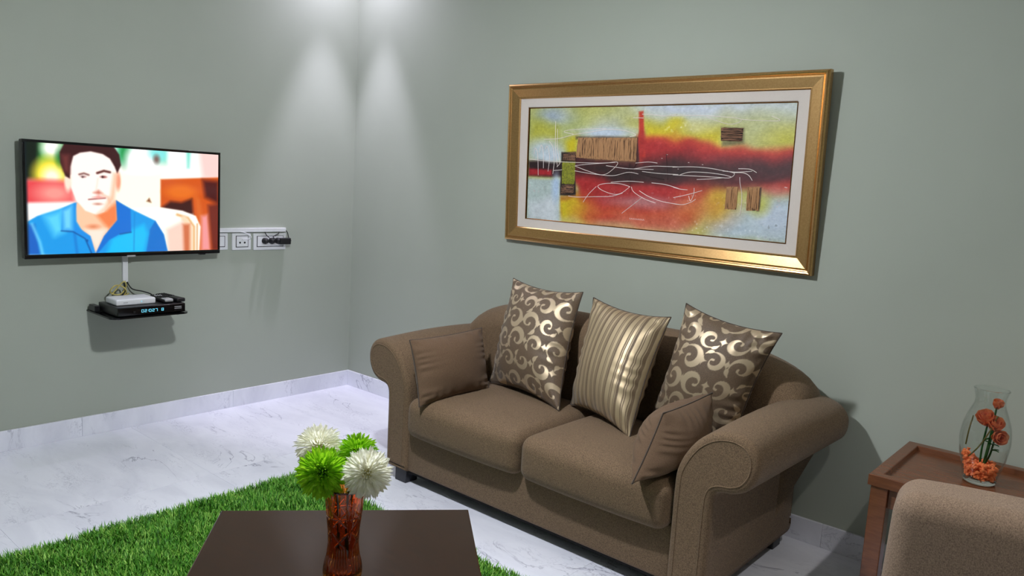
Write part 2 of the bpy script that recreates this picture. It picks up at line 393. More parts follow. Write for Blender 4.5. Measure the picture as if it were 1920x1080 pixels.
# back with rounded shoulders and a rolled top
nb, nx = 18, 60; V = []
ring = [(-.30, .10), (-.30, .3), (-.298, .5)]
xsb = np.linspace(-1, 1, nx); HW = .845
def top_at(u): return .58+.19*(1-abs(u)**5.0)**(1/2.0)
cs = []
for u in xsb:
    x = SX+HW*u; tp = top_at(u*.998); r = .105*min(1, (1-abs(u)*.86)**.5+.25); yc = -.17
    sec = [(-.17-.13, .1), (-.17-.13, .43), (-.17-.13, .45)]
    for k in range(13):
        t = math.pi*k/12; sec.append((yc-.13*math.cos(t), tp-.105+.105*math.sin(t)))
    sec += [(-.04, .45), (-.04, .43), (-.04, .1)]
    cs.append([(SX+(min(.752, abs(x-SX)) if z < .44 else abs(x-SX))*(1 if u > 0 else -1), y, z) for y, z in sec])
ns = len(cs[0]); V = np.array(cs).reshape(-1, 3)
F = [f[::-1] for f in grid_faces(ns, nx)] + [tuple(range(ns)), tuple(range((nx-1)*ns, nx*ns))[::-1]]
obj('backrest', V, F, M['sofa'], sofa, True)
def seat(x0, x1):
    rr = np.random.default_rng(3)
    def crown(P, h):
        u, v = P[:, 0]/h[0], P[:, 1]/h[1]; P = P.copy()
        up = (P[:, 2] > 0)
        P[:, 2] += np.where(up, .022*(1-u**4)*(1-np.clip(v, -1, 1)**4), -.004*(1-u**2))
        P[:, 1] -= np.where(P[:, 1] < 0, .016*(1-u**4)*(1-(P[:, 2]/h[2])**2*.6), 0)
        return P
    o = obj('seat_cushion', *rbox(x0, x1, -.848, -.29, .236, .402, .045, 5, 14, crown), M['sofa'], sofa, True)
    for z in (.262,):
        pth = [(x, -.8475-.013*(1-((x-(x0+x1)/2)/((x1-x0)/2))**4), z-.004) for x in np.linspace(x0+.03, x1-.03, 20)]
seat(1.492, 2.114); seat(2.118, 2.738)
for x, y in ((1.385, -.76), (2.78, -.76), (1.385, -.14), (2.78, -.14)):
    obj('foot', *rbox(x, x+.07, y-.035, y+.035, 0, .06, .004), M['foot'], sofa)

# ================================================================== CUSHIONS
def crescents(U, Vv, seed, cell=.098):
    """swirl damask: curling commas with flared tails, and four-point stars between them (metres)"""
    r_ = np.random.default_rng(seed); m = np.zeros_like(U); sm = lambda d: np.clip(.5-d/.0016, 0, 1)
    # centre line of one swirl, unit cell, with its half width
    t = np.linspace(0, 1, 22); a = .35*math.pi+t*1.95*math.pi; r0 = .40*(1-t)**.75+.10
    pth = np.stack([r0*np.cos(a), r0*np.sin(a)], -1); wid = .022+.115*np.sin(math.pi*np.clip(t*1.25, 0, 1))**1.4; wid[-3:] = .05
    tl_ = np.linspace(0, 1, 8); tail = pth[0]+np.stack([.34*tl_, .10*tl_-.30*tl_**2], -1); tw = .022+.09*np.sin(math.pi*tl_)**1.5*(1-.3*tl_)
    segs_ = list(zip(pth[:-1], pth[1:], wid[:-1], wid[1:]))+list(zip(tail[:-1], tail[1:], tw[:-1], tw[1:]))
    dy = cell*.92
    for i in range(int(U.min()/cell)-2, int(U.max()/cell)+3):
        for j in range(int(Vv.min()/dy)-2, int(Vv.max()/dy)+3):
            cx = (i+.5*(j % 2))*cell+r_.uniform(-.05, .05)*cell; cy = j*dy+r_.uniform(-.05, .05)*cell
            an = r_.integers(0, 4)*math.pi/2+r_.uniform(-.35, .35); fl_ = r_.choice([-1, 1]); sc_ = cell*r_.uniform(.72, .98)
            near = (np.abs(U-cx) < cell*1.1) & (np.abs(Vv-cy) < cell*1.1)
            if not near.any(): continue
            u, v = (U[near]-cx)/sc_, (Vv[near]-cy)/sc_
            X = u*math.cos(an)+v*math.sin(an); Y = (-u*math.sin(an)+v*math.cos(an))*fl_; d = np.full(X.shape, 9.)
            for p, q, w0, w1 in segs_:
                e = q-p; k = np.clip(((X-p[0])*e[0]+(Y-p[1])*e[1])/(e@e+1e-12), 0, 1); d = np.minimum(d, np.hypot(X-p[0]-k*e[0], Y-p[1]-k*e[1])-(w0+(w1-w0)*k))
            uu_, vv_ = (U[near]-cx)/cell, (Vv[near]-cy)/cell
            st_ = (np.abs(uu_-.5)**.62+np.abs(vv_)**.62-.36)*.3; m[near] = np.maximum(m[near], sm(np.minimum(d*sc_, st_*cell)))
    return m
def stripes(U, Vv):
    m = np.zeros_like(U); p = .058
    q = np.mod(U, p)
    for a0, a1 in ((.000, .019), (.024, .027), (.031, .043), (.047, .049)):
        m = np.maximum(m, np.clip(np.minimum(q-a0, a1-q)/.0012+.5, 0, 1))
    return m*.95
def pillow(name, label, TL, TR, BR, BL, T, mat, pat=None, n=60, pinch=.10, seed=1, group=None, sag=0.0, ear=.0):
    TL, TR, BR, BL = [np.asarray(p, float) for p in (TL, TR, BR, BL)]
    c = (TL+TR+BR+BL)/4; u_ = TR-TL+BR-BL; v_ = TL-BL+TR-BR; W = np.linalg.norm(u_)/2; H = np.linalg.norm(v_)/2
    nrm = np.cross(u_, v_); nrm /= np.linalg.norm(nrm)
    r_ = np.random.default_rng(seed); ph = r_.uniform(0, 6, 8)
    t = np.linspace(-1, 1, n); t = np.sign(t)*(1-(1-np.abs(t))**1.35); uu, vv = np.meshgrid(t, t)
    ue = uu*(1-pinch*(1-vv**2)*np.abs(uu)**1.5); ve = vv*(1-pinch*(1-uu**2)*np.abs(vv)**1.5)
    a, b = (ue[..., None]+1)/2, (ve[..., None]+1)/2
    P = (BL*(1-a)+BR*a)*(1-b)+(TL*(1-a)+TR*a)*b
    env = np.clip(1-uu**2, 0, 1)**.55*np.clip(1-vv**2, 0, 1)**.55
    edge = np.minimum(1-np.abs(uu), 1-np.abs(vv))
    def h(sd):
        hh = env*(1+.05*np.sin(2.2*uu+ph[0]+sd)+.05*np.sin(2.0*vv+ph[1]+sd))
        puck = np.exp(-(1-np.abs(uu))/.16)*np.sin(vv*24+ph[2]+3*np.sin(vv*5+ph[3]))+np.exp(-(1-np.abs(vv))/.14)*np.sin(uu*22+ph[4]+3*np.sin(uu*4+ph[5]))
        cor = np.exp(-((1-np.abs(uu))**2+(1-np.abs(vv))**2)/.12)*np.sin((uu*np.sign(uu)-vv*np.sign(vv))*14+ph[6])
        fold = np.sin(5*uu+3.5*vv+ph[7]+sd)*np.exp(-((vv+.75)/.4)**2)
        return T/2*(hh+env**.5*((.11*puck*np.clip(edge*10, 0, 1)+.07*cor+.05*fold)))
    A = P+nrm*h(0)[..., None]; B = P-nrm*h(1.3)[..., None]
    root = empty(name, c-np.array([0, 0, 1])*0+np.array([0, 0, min(TL[2], TR[2], BL[2], BR[2])-c[2]]), label, 'cushion', group)
    V = np.vstack([A.reshape(-1, 3), B.reshape(-1, 3)]); N = n*n
    F = grid_faces(n, n)+[tuple(i+N for i in f[::-1]) for f in grid_faces(n, n)]
    # weld borders by construction: edge heights are zero on both sheets
    o = obj('cover', V, F, mat, root, True)
    if pat is not None:
        m = pat((uu*W/2+3.0).ravel(), (vv*H/2+3.0).ravel()); m = np.concatenate([m, m]).astype(np.float32)
        at = o.data.attributes.new('pattern', 'FLOAT', 'POINT'); at.data.foreach_set('value', m)
    bd = np.vstack([P[0, :-1], P[:-1, -1], P[-1, :0:-1], P[:0:-1, 0]])
    obj('seam_piping', *tube(bd, .0026, 6, True), M['piping'], root, True)
    return root
pillow('scatter_cushion', 'brown damask cushion beside the left armrest, leftmost of the three large ones',
       at_y(963, 522, -.285), at_y(1093, 548, -.29), at_z(1048, 770, .418), at_z(918, 716, .425), .19, M['damask'], lambda U, V: crescents(U, V, 5), 210, seed=2, group='large satin cushions')
pillow('scatter_cushion', 'gold-brown striped satin cushion in the middle of the sofa',
       at_y(1113, 558, -.325), at_y(1258, 595, -.34), at_z(1180, 822, .418), (2.035, -.415, .425), .19, M['stripe'], stripes, 200, seed=4, group='large satin cushions')
pillow('scatter_cushion', 'brown damask cushion leaning towards the right armrest behind a small plain cushion',
       at_y(1287, 569, -.325), at_y(1466, 625, -.33), (2.745, -.395, .44), (2.385, -.375, .425), .19, M['damask'], lambda U, V: crescents(U, V, 11), 210, seed=6, group='large satin cushions')
pillow('scatter_cushion', 'small plain brown cushion lying against the left armrest',
       at_x(768, 638, 1.535), at_x(903, 615, 1.535), at_z(917, 728, .42), at_z(786, 763, .40), .14, M['cush'], None, 90, .05, 8, group='small plain cushions')
pillow('scatter_cushion', 'small plain brown cushion propped on the right armrest',
       (2.70, -.505, .64), at_x(1243, 775, 2.665), at_z(1185, 907, .405), (2.62, -.47, .415), .20, M['cush'], None, 90, .05, 9, group='small plain cushions')

# ================================================================== PAINTING
X0, X1, Z0, Z1 = 1.283, 2.830, 1.043, 1.803
paint = empty('framed_painting', ((X0+X1)/2, -.003, Z0), 'large abstract painting in a gold frame hung above the sofa', 'painting')
def rails(prof_dh, parent, x0, x1, z0, z1, mat, name, y0=-.003):
    """one mitred rail per side; prof (inset, height off the wall)"""
    cor = [((x0, z0), (1, 1)), ((x1, z0), (-1, 1)), ((x1, z1), (-1, -1)), ((x0, z1), (1, -1))]
    for k in range(4):
        (p, s), (q, t) = cor[k], cor[(k+1) % 4]; V = []
        for (c, sg) in ((p, s), (q, t)):
            V += [(c[0]+sg[0]*d, y0-h, c[1]+sg[1]*d) for d, h in prof_dh]
        n = len(prof_dh); F = [(i, (i+1) % n, (i+1) % n+n, i+n) for i in range(n)]+[tuple(range(n))[::-1], tuple(range(n, 2*n))]
        obj(name, V, [f[::-1] for f in F], mat, parent)
rails([(0, 0), (0, .027), (.003, .034), (.008, .037), (.013, .035), (.0155, .030), (.018, .029), (.021, .032), (.026, .033), (.062, .024), (.066, .025), (.070, .021), (.070, 0)], paint, X0, X1, Z0, Z1, M['gold'], 'frame_rail')
rails([(0, 0), (0, .018), (.045, .015), (.0475, .012), (.0475, 0)], paint, X0+.0702, X1-.0702, Z0+.0655, Z1-.0635, M['mat'], 'liner_rail')
CX0, CX1, CZ0, CZ1 = X0+.1265, X1-.1135, Z0+.1115, Z1-.1125
rails([(0, 0), (0, .0165), (.002, .0175), (.004, .0155), (.004, 0)], paint, CX0-.009, CX1+.0005, CZ0-.0005, CZ1+.0005, M['gold_dark'], 'gold_fillet')
# ---- raster helper for colour attributes
class Raster:
    def __init__(s, nu, nv, asp):
        s.nu, s.nv = nu, nv; s.u, s.v = np.meshgrid(np.linspace(0, 1, nu), np.linspace(0, 1, nv)); s.asp = asp
        s.C = np.zeros((nv, nu, 3))
        s.n1 = s.noise(6); s.n2 = s.noise(18); s.n3 = s.noise(60)
    def noise(s, k, seed=None):
        r_ = np.random.default_rng(k if seed is None else seed); g = r_.normal(size=(max(3, int(k/s.asp))+3, k+3))
        U, Vv = s.u*k, s.v*max(3, int(k/s.asp)); i, j = U.astype(int), Vv.astype(int); fu, fv = U-i, Vv-j
        fu, fv = fu*fu*(3-2*fu), fv*fv*(3-2*fv)
        return (g[j, i]*(1-fu)+g[j, i+1]*fu)*(1-fv)+(g[j+1, i]*(1-fu)+g[j+1, i+1]*fu)*fv
    def put(s, mask, col, op=1.0):
        m = np.clip(mask*op, 0, 1)[..., None]; s.C = s.C*(1-m)+np.asarray(col, float)*m
    def poly(s, pts, col, soft=.01, op=1.0, wob=0.0):
        P = np.asarray(pts, float)*[s.asp, 1]; X, Y = s.u*s.asp, s.v
        if wob: X = X+s.n2*wob; Y = Y+s.noise(18, 99)*wob
        d = np.full(X.shape, 1e9); ins = np.zeros(X.shape, bool); n = len(P)
        for i in range(n):
            a, b = P[i], P[(i+1) % n]; e = b-a; t = np.clip(((X-a[0])*e[0]+(Y-a[1])*e[1])/(e@e+1e-12), 0, 1)
            d = np.minimum(d, np.hypot(X-a[0]-t*e[0], Y-a[1]-t*e[1]))
            cnd = (a[1] > Y) != (b[1] > Y)
            with np.errstate(divide='ignore', invalid='ignore'): xi = a[0]+(Y-a[1])*e[0]/(e[1] if e[1] != 0 else 1e-12)
            ins ^= cnd & (X < xi)
        sd = np.where(ins, d, -d); s.put(np.clip(.5+sd/soft, 0, 1), col, op)
    def ell(s, c, rx, ry, col, soft=.02, op=1.0, rot=0):
        X, Y = (s.u-c[0])*s.asp, s.v-c[1]; X, Y = X*math.cos(rot)+Y*math.sin(rot), -X*math.sin(rot)+Y*math.cos(rot)
        d = (np.hypot(X/rx, Y/ry)-1)*min(rx, ry); s.put(np.clip(.5-d/soft, 0, 1), col, op)
    def line(s, pts, wdt, col, soft=.004, op=1.0):
        P = np.asarray(pts, float)*[s.asp, 1]; X, Y = s.u*s.asp, s.v; d = np.full(X.shape, 1e9)
        for a, b in zip(P[:-1], P[1:]):
            e = b-a; t = np.clip(((X-a[0])*e[0]+(Y-a[1])*e[1])/(e@e+1e-12), 0, 1); d = np.minimum(d, np.hypot(X-a[0]-t*e[0], Y-a[1]-t*e[1]))
        s.put(np.clip(.5-(d-wdt)/soft, 0, 1), col, op)
    def mesh(s, name, fn, mat, parent):
        V = fn(s.u, s.v).reshape(-1, 3); o = obj(name, V, grid_faces(s.nu, s.nv), mat, parent, True)
        c = lin(np.clip(s.C, 0, 255)).reshape(-1, 3); c = np.hstack([c, np.ones((len(c), 1))]).astype(np.float32)
        at = o.data.color_attributes.new('Col', 'FLOAT_COLOR', 'POINT'); at.data.foreach_set('color', c.ravel()); return o
YC = -.003-.0135                                    # canvas plane
def cuv(px, py):
    p = at_y(px, py, -.04); return ((p[0]-1.408)/1.309, (p[2]-1.154)/.536)
R_ = Raster(560, 236, 1.309/.536)
qz = lambda pts: [cuv(930+x*.38879, 110+y*.38889) for x, y in pts]
def pp(pts, col, soft=.06, op=1.0, wob=.02): R_.poly(qz(pts), col, soft*1.25, op, wob)
def pe_(x, y, rx, ry, col, soft=.12, op=1.0): R_.ell(qz([(x, y)])[0], rx/530*1.0, ry/530*1.0, col, soft, op)
R_.C[:] = (188, 186, 110)
pe_(300, 300, 200, 90, (178, 186, 120)); pe_(300, 268, 95, 34, (168, 184, 214), .08); pe_(540, 300, 80, 60, (190, 194, 168)); pe_(470, 250, 140, 30, (186, 186, 104))
pp([(640, 200), (1480, 190), (1480, 260), (1000, 285), (760, 270)], (196, 203, 212), .10); pe_(1380, 250, 120, 40, (194, 202, 200)); pe_(860, 240, 140, 26, (200, 208, 222))
pe_(1300, 330, 130, 50, (188, 190, 132)); pe_(1400, 390, 80, 40, (196, 190, 70)); pp([(712, 300), (900, 310), (1090, 350), (1090, 430), (712, 400)], (208, 188, 22), .08); pe_(960, 335, 60, 25, (206, 200, 130), .08)
pp([(165, 300), (300, 330), (300, 400), (165, 400)], (184, 182, 70), .08); pp([(330, 390), (390, 370), (390, 470), (320, 460)], (202, 184, 22), .06); pe_(230, 450, 110, 60, (192, 206, 210), .1); pe_(270, 470, 60, 30, (200, 212, 222), .06)
pe_(530, 358, 150, 26, (194, 206, 220), .05)
# red sweep, dark band
pp([(684, 372), (770, 372), (870, 380), (960, 408), (1090, 424), (1470, 424), (1450, 640), (684, 640)], (206, 66, 34), .05); pp([(684, 392), (800, 392), (960, 436), (1100, 450), (1470, 452), (1450, 640), (684, 640)], (168, 28, 28), .06)
pp([(690, 470), (900, 470), (1000, 490), (1470, 480), (1450, 585), (1300, 620), (1090, 636), (690, 620)], (84, 22, 28), .08); pp([(1150, 500), (1440, 505), (1430, 560), (1200, 570)], (58, 24, 28), .08, .8)
pp([(375, 480), (700, 492), (700, 620), (375, 600)], (98, 24, 28), .04); pp([(380, 470), (470, 478), (470, 500), (380, 498)], (70, 24, 26), .02); pp([(380, 505), (600, 500), (1000, 520), (1150, 545), (1100, 575), (800, 590), (560, 580), (420, 550)], (44, 20, 20), .07)
# lower field
pp([(300, 655), (375, 655), (375, 570), (560, 592), (800, 610), (1000, 640), (1100, 645), (1060, 700), (900, 850), (600, 830), (290, 800)], (170, 34, 34), .05)
pp([(390, 690), (700, 720), (1000, 700), (1040, 740), (900, 800), (500, 770), (340, 740)], (198, 78, 44), .08); pe_(700, 690, 170, 26, (184, 128, 128), .07, .85); pe_(560, 640, 110, 20, (170, 40, 40), .06); pe_(860, 640, 110, 18, (176, 36, 36), .06)
pp([(296, 664), (370, 668), (420, 720), (400, 800), (290, 800)], (206, 190, 20), .07); pp([(290, 772), (600, 790), (900, 800), (1000, 860), (980, 880), (290, 800)], (206, 168, 118), .07); pp([(560, 745), (880, 755), (880, 800), (600, 790)], (198, 96, 70), .07); pe_(350, 790, 80, 16, (200, 196, 120), .05)
# right lower corner
pp([(1010, 690), (1100, 640), (1460, 640), (1420, 920), (900, 850), (960, 780)], (190, 190, 110), .09); pe_(1060, 690, 50, 50, (208, 186, 40), .09); pp([(1100, 760), (1280, 690), (1460, 650), (1430, 920), (1000, 860)], (184, 198, 200), .1); pe_(1340, 770, 80, 60, (194, 206, 220), .1); pe_(1150, 820, 110, 24, (178, 194, 204), .06); pe_(1260, 700, 40, 40, (190, 190, 90), .09)
pp([(1270, 620), (1440, 590), (1430, 640), (1330, 650)], (196, 62, 46), .05); pe_(1340, 640, 60, 18, (196, 120, 110), .05, .7)
pe_(1005, 715, 90, 60, (208, 130, 56), .25, .8); pe_(405, 735, 60, 55, (208, 128, 40), .2, .8); pe_(330, 790, 60, 20, (202, 190, 90), .1, .8)
for _ in range(14):
    R_.C[1:-1] = (R_.C[:-2]+2*R_.C[1:-1]+R_.C[2:])/4; R_.C[:, 1:-1] = (R_.C[:, :-2]+2*R_.C[:, 1:-1]+R_.C[:, 2:])/4
# left stub and pale block
pp([(150, 492), (310, 500), (310, 572), (150, 562)], (38, 16, 20), .025, 1, .006); pp([(150, 528), (262, 534), (262, 562), (150, 560)], (172, 32, 42), .02, 1, .006)
pp([(145, 574), (302, 580), (292, 800), (135, 775)], (180, 196, 192), .025, 1, .004); pp([(150, 690), (290, 640), (285, 800), (140, 775)], (206, 214, 218), .07); pe_(280, 620, 24, 60, (176, 198, 222), .05)
pp([(686, 470), (690, 255), (711, 252), (716, 470)], (196, 52, 30), .015, 1, .004); pe_(700, 420, 18, 60, (170, 32, 28), .03); pp([(668, 385), (684, 380), (684, 505), (664, 505)], (70, 26, 24), .012, 1, .003); pp([(383, 376), (676, 378), (676, 390), (383, 388)], (60, 40, 28), .02, .8, .003)
pp([(1085, 330), (1196, 332), (1194, 408), (1090, 420)], (96, 90, 50), .02, .8, .003); pp([(310, 448), (382, 450), (372, 660), (300, 655)], (36, 22, 18), .012, 1, .003)
pp([(1262, 625), (1274, 622), (1262, 736), (1252, 736)], (60, 34, 26), .01, 1, .003)
n9 = R_.noise(140)
R_.put((n9 > 1.3)*.55*np.clip(1.3-np.hypot((R_.u-.955)/.05, (R_.v-.08)/.10), 0, 1), (70, 84, 96)); R_.put((n9 > 1.2)*.4*np.clip((R_.u-.6)/.1, 0, 1)*np.clip((.08-np.abs(R_.v-.06))/.06, 0, 1), (226, 228, 232)); R_.put((n9 > 1.0)*.5*np.clip(1.3-np.hypot((R_.u-.62)/.06, (R_.v-.82)/.04), 0, 1), (226, 226, 216))
R_.put((R_.noise(170) > 1.3)*.35*np.clip((.05-np.abs(R_.v-.28))/.03, 0, 1), (220, 190, 190))
R_.C += (R_.n3*4+n9*4+R_.n2*3)[..., None]
R_.mesh('canvas', lambda u, v: np.stack([CX0+u*(CX1-CX0), np.full_like(u, YC), CZ0+v*(CZ1-CZ0)], -1), M['canvas'], paint)
def onc(px, py, lift=.0):
    u, v = cuv(px, py); return np.array([CX0+u*(CX1-CX0), YC-lift, CZ0+v*(CZ1-CZ0)])
def patch(q, ribs, vertical, mat, name='collage_patch'):
    """a ribbed piece of cloth stuck on the canvas: q = corner pixels TL, TR, BR, BL"""
    A = [onc(*p) for p in q]; nu, nv = (ribs*4+1, 8) if vertical else (8, ribs*4+1); V = []
    for j in range(nv):
        for i in range(nu):
            u, v = i/(nu-1), j/(nv-1); p = (A[3]*(1-u)+A[2]*u)*(1-v)+(A[0]*(1-u)+A[1]*u)*v
            t = (u if vertical else v)*ribs; edge = i in (0, nu-1) or j in (0, nv-1)
            p = p+np.array([rng.normal()*.0006, -(0 if edge else .0018+.0018*abs(math.sin(math.pi*t))), rng.normal()*.0008]); V.append(p)
    obj(name, V, grid_faces(nu, nv), mat, paint)
patch([(1083, 258), (1194, 258), (1191, 303), (1078, 295)], 26, True, M['burlap'])
patch([(1352, 239), (1394, 240), (1391, 265), (1351, 263)], 7, False, M['burlap_dark'])
patch([(1360, 350), (1382, 350), (1378, 393), (1356, 392)], 7, True, M['burlap'])
patch([(1399, 351), (1423, 350), (1420, 395), (1396, 395)], 7, True, M['burlap'])
patch([(1055, 286), (1078, 285), (1077, 302), (1053, 301)], 6, True, M['burlap_dark'])
patch([(1052, 302), (1077, 303), (1074, 345), (1050, 344)], 6, True, M['moss_paint'])
patch([(1050, 346), (1073, 345), (1072, 362), (1048, 362)], 3, True, M['burlap_dark'])
def stroke(pts, wpx=1.2, mat='white_paint', name='paint_drip'):
    P = catmull([onc(*p, .0008) for p in pts], 8); obj(name, *tube(P, wpx*.0011, 5), M[mat], paint, True)
q4 = lambda pts: [(930+x*.24079, 120+y*.24079) for x, y in pts]
q5 = lambda pts: [(1260+x*.24079, 120+y*.24079) for x, y in pts]
q6 = lambda pts: [(930+x*.2129, 300+y*.2129) for x, y in pts]
q7 = lambda pts: [(1260+x*.2129, 300+y*.2129) for x, y in pts]
for pts in ([(370, 585), (480, 580), (600, 550), (700, 535), (860, 510), (980, 515), (1060, 535), (1085, 555), (1040, 565)], [(600, 545), (530, 530), (560, 515), (700, 505), (860, 502)],
            [(290, 700), (300, 655), (318, 700), (318, 865)], [(330, 690), (350, 630), (362, 700), (360, 810)], [(380, 660), (395, 640), (410, 720), (395, 835)], [(410, 600), (440, 650), (445, 760), (432, 855)],
            [(465, 445), (458, 650), (470, 800)], [(478, 505), (474, 650), (490, 760), (465, 800)], [(255, 740), (400, 755), (600, 765), (800, 770), (920, 765)],
            [(600, 790), (700, 830), (820, 862), (900, 820), (940, 765), (850, 770), (700, 780), (610, 790)], [(600, 830), (750, 855), (900, 868), (1020, 842), (1100, 855)],
            [(440, 828), (520, 820), (600, 800)], [(850, 790), (1000, 812), (1150, 818), (1220, 820)], [(1070, 815), (1200, 795), (1330, 797), (1412, 800)], [(1130, 835), (1250, 850), (1412, 860)],
            [(1080, 770), (1180, 762), (1250, 770)], [(1070, 418), (1150, 420)], [(1140, 390), (1230, 395), (1320, 405), (1412, 390)]):
    stroke(q4(pts))
for pts in ([(1170, 235), (1080, 208), (960, 205), (885, 225), (920, 265), (1020, 300), (1090, 290), (1165, 235)], [(620, 315), (700, 325), (850, 322), (1000, 318), (1100, 290)], [(1180, 235), (1200, 280), (1290, 340), (1390, 378)],
            [(1250, 270), (1330, 320), (1450, 365), (1597, 390)], [(1000, 195), (1150, 185), (1290, 195)], [(1360, 200), (1480, 215), (1597, 250)], [(1275, 328), (1180, 400), (1090, 468)], [(870, 232), (800, 300), (750, 370)]):
    stroke(q6(pts))
for pts in ([(0, 62), (150, 58), (300, 68), (430, 90), (540, 115), (500, 155), (380, 150), (200, 140), (0, 130)], [(60, 130), (150, 105), (300, 110), (450, 130), (520, 150)], [(210, 170), (330, 165), (440, 155)],
            [(540, 110), (620, 112), (670, 135), (700, 180)], [(440, 95), (560, 105), (700, 98)], [(590, 150), (592, 210), (605, 290), (600, 400), (585, 485)], [(0, 330), (120, 305), (255, 268)], [(0, 385), (80, 392), (150, 372), (195, 345)],
            [(185, 245), (180, 300), (150, 360), (135, 315)], [(0, 238), (60, 255), (125, 262)], [(985, 238), (1008, 244)], [(580, 75), (680, 80), (740, 110)]):
    stroke(q7(pts))
for pts in ([(270, 412), (360, 445), (450, 468), (520, 455), (540, 430), (450, 415), (200, 400), (0, 405)], [(545, 430), (650, 438), (840, 440), (780, 405)]): stroke(q5(pts), 1.0)
for pts in ([(820, 880), (950, 790), (1100, 850), (1300, 900)], [(1030, 770), (1035, 1000)], [(880, 800), (1000, 870), (1100, 760)], [(1320, 700), (1330, 900)]): stroke(q4(pts), .9, 'dark_paint')
for x, y in ((1250, 290), (1240, 297), (1290, 305), (1343, 318), (1205, 322), (1316, 309), (1270, 317), (1362, 321)):
    p = onc(x, y, .0008); obj('paint_drip', *lathe([(.0004, 0), (.003, .0006), (.003, .0016), (.0004, .0022)], 8, p), M['white_paint'], paint, True)
sx0 = 1176
for k in range(9):
    stroke([(sx0+3.2*k, 411+.3*k), (sx0+3.2*k+1.2, 408.5+.3*k), (sx0+3.2*k+2.2, 411.5+.3*k)], .5, name='signature')
paint.rotation_euler = (math.radians(2.4), 0, 0)

# ================================================================== TELEVISION
TY0, TY1, TZ0, TZ1, TXF = -1.818, -.912, .871, 1.391, .072
tv = empty('television', (.0, (TY0+TY1)/2, TZ0), 'flat black television showing a man in a blue polo shirt, mounted on the wall', 'television')
obj('housing', *rbox(.032, TXF-.004, TY0, TY1, TZ0, TZ1, .006), M['black_plastic'], tv, True)
obj('wall_bracket', *rbox(.0, .033, -1.5, -1.23, 1.0, 1.26, .004), M['black_plastic'], tv)
def bez(name, y0, y1, z0, z1): obj(name, *rbox(TXF-.008, TXF+.002, y0, y1, z0, z1, .002), M['black_gloss'], tv, True)
bez('bezel', TY0, TY1, TZ1-.012, TZ1); bez('bezel', TY0, TY1, TZ0, TZ0+.019); bez('bezel', TY0, TY0+.011, TZ0+.019, TZ1-.012); bez('bezel', TY1-.011, TY1, TZ0+.019, TZ1-.012)
obj('brand_tab', *rbox(TXF-.004, TXF+.003, -1.385, -1.345, TZ0-.004, TZ0+.004, .001), M['grey_plastic'], tv)
obj('sensor', *rbox(TXF-.02, TXF, -1.02, -.99, TZ0-.005, TZ0+.001, .001), M['black_gloss'], tv)
SY0, SY1, SZ0, SZ1 = TY0+.011, TY1-.011, TZ0+.019, TZ1-.012
def sv(zx, zy):
    p = at_x(20+zx*.25, 230+zy*.25, TXF); return ((p[1]-SY0)/(SY1-SY0), (p[2]-SZ0)/(SZ1-SZ0))
def spts(l): return [sv(*p) for p in l]
T = Raster(440, 250, (SY1-SY0)/(SZ1-SZ0)); T.C[:] = (255, 246, 240)
# blurred background
T.poly(spts([(80, 110), (420, 120), (420, 430), (80, 430)]), (60, 150, 70), .05)
T.poly(spts([(80, 100), (215, 110), (205, 420), (100, 430)]), (14, 26, 16), .06)
T.ell(sv(310, 190), .085, .085, (255, 255, 246), .08); T.ell(sv(300, 390), .14, .15, (250, 226, 60), .1); T.ell(sv(310, 410), .075, .085, (255, 255, 220), .08); T.ell(sv(370, 260), .03, .06, (30, 110, 50), .06)
T.poly(spts([(80, 420), (470, 440), (480, 600), (80, 610)]), (226, 70, 76), .06); T.ell(sv(330, 530), .14, .08, (246, 150, 140), .1)
T.poly(spts([(90, 605), (480, 595), (480, 690), (90, 690)]), (255, 250, 246), .03)
T.poly(spts([(780, 160), (1180, 190), (1180, 310), (780, 300)]), (140, 224, 200), .08); T.ell(sv(860, 230), .06, .12, (40, 150, 80), .06); T.ell(sv(980, 300), .15, .18, (255, 255, 255), .08)
T.ell(sv(1110, 235), .09, .06, (130, 226, 224), .06); T.ell(sv(1095, 275), .03, .04, (120, 96, 90), .04); T.poly(spts([(1180, 200), (1420, 215), (1420, 400), (1180, 400)]), (250, 255, 252), .05); T.poly(spts([(1320, 215), (1350, 215), (1340, 340), (1325, 340)]), (120, 220, 200), .04)
T.poly(spts([(1410, 210), (1580, 225), (1580, 430), (1440, 420)]), (252, 206, 200), .08)
T.poly(spts([(780, 380), (1130, 390), (1130, 660), (780, 650)]), (255, 252, 232), .05)
T.poly(spts([(1125, 425), (1590, 410), (1590, 1000), (1380, 1000), (1370, 680), (1125, 640)]), (206, 84, 22), .02); T.ell(sv(1280, 520), .16, .07, (226, 110, 30), .06)
T.poly(spts([(1130, 640), (1200, 590), (1280, 600), (1360, 570), (1370, 690), (1230, 680)]), (60, 18, 14), .04); T.poly(spts([(1440, 430), (1560, 440), (1560, 610), (1460, 560)]), (70, 18, 20), .06)
T.poly(spts([(1380, 540), (1420, 570), (1440, 700), (1440, 980), (1400, 980), (1400, 720)]), (214, 100, 36), .04); T.poly(spts([(1430, 700), (1480, 690), (1500, 960), (1430, 960)]), (236, 150, 150), .05); T.poly(spts([(1480, 620), (1590, 600), (1590, 960), (1510, 960)]), (110, 36, 24), .05)
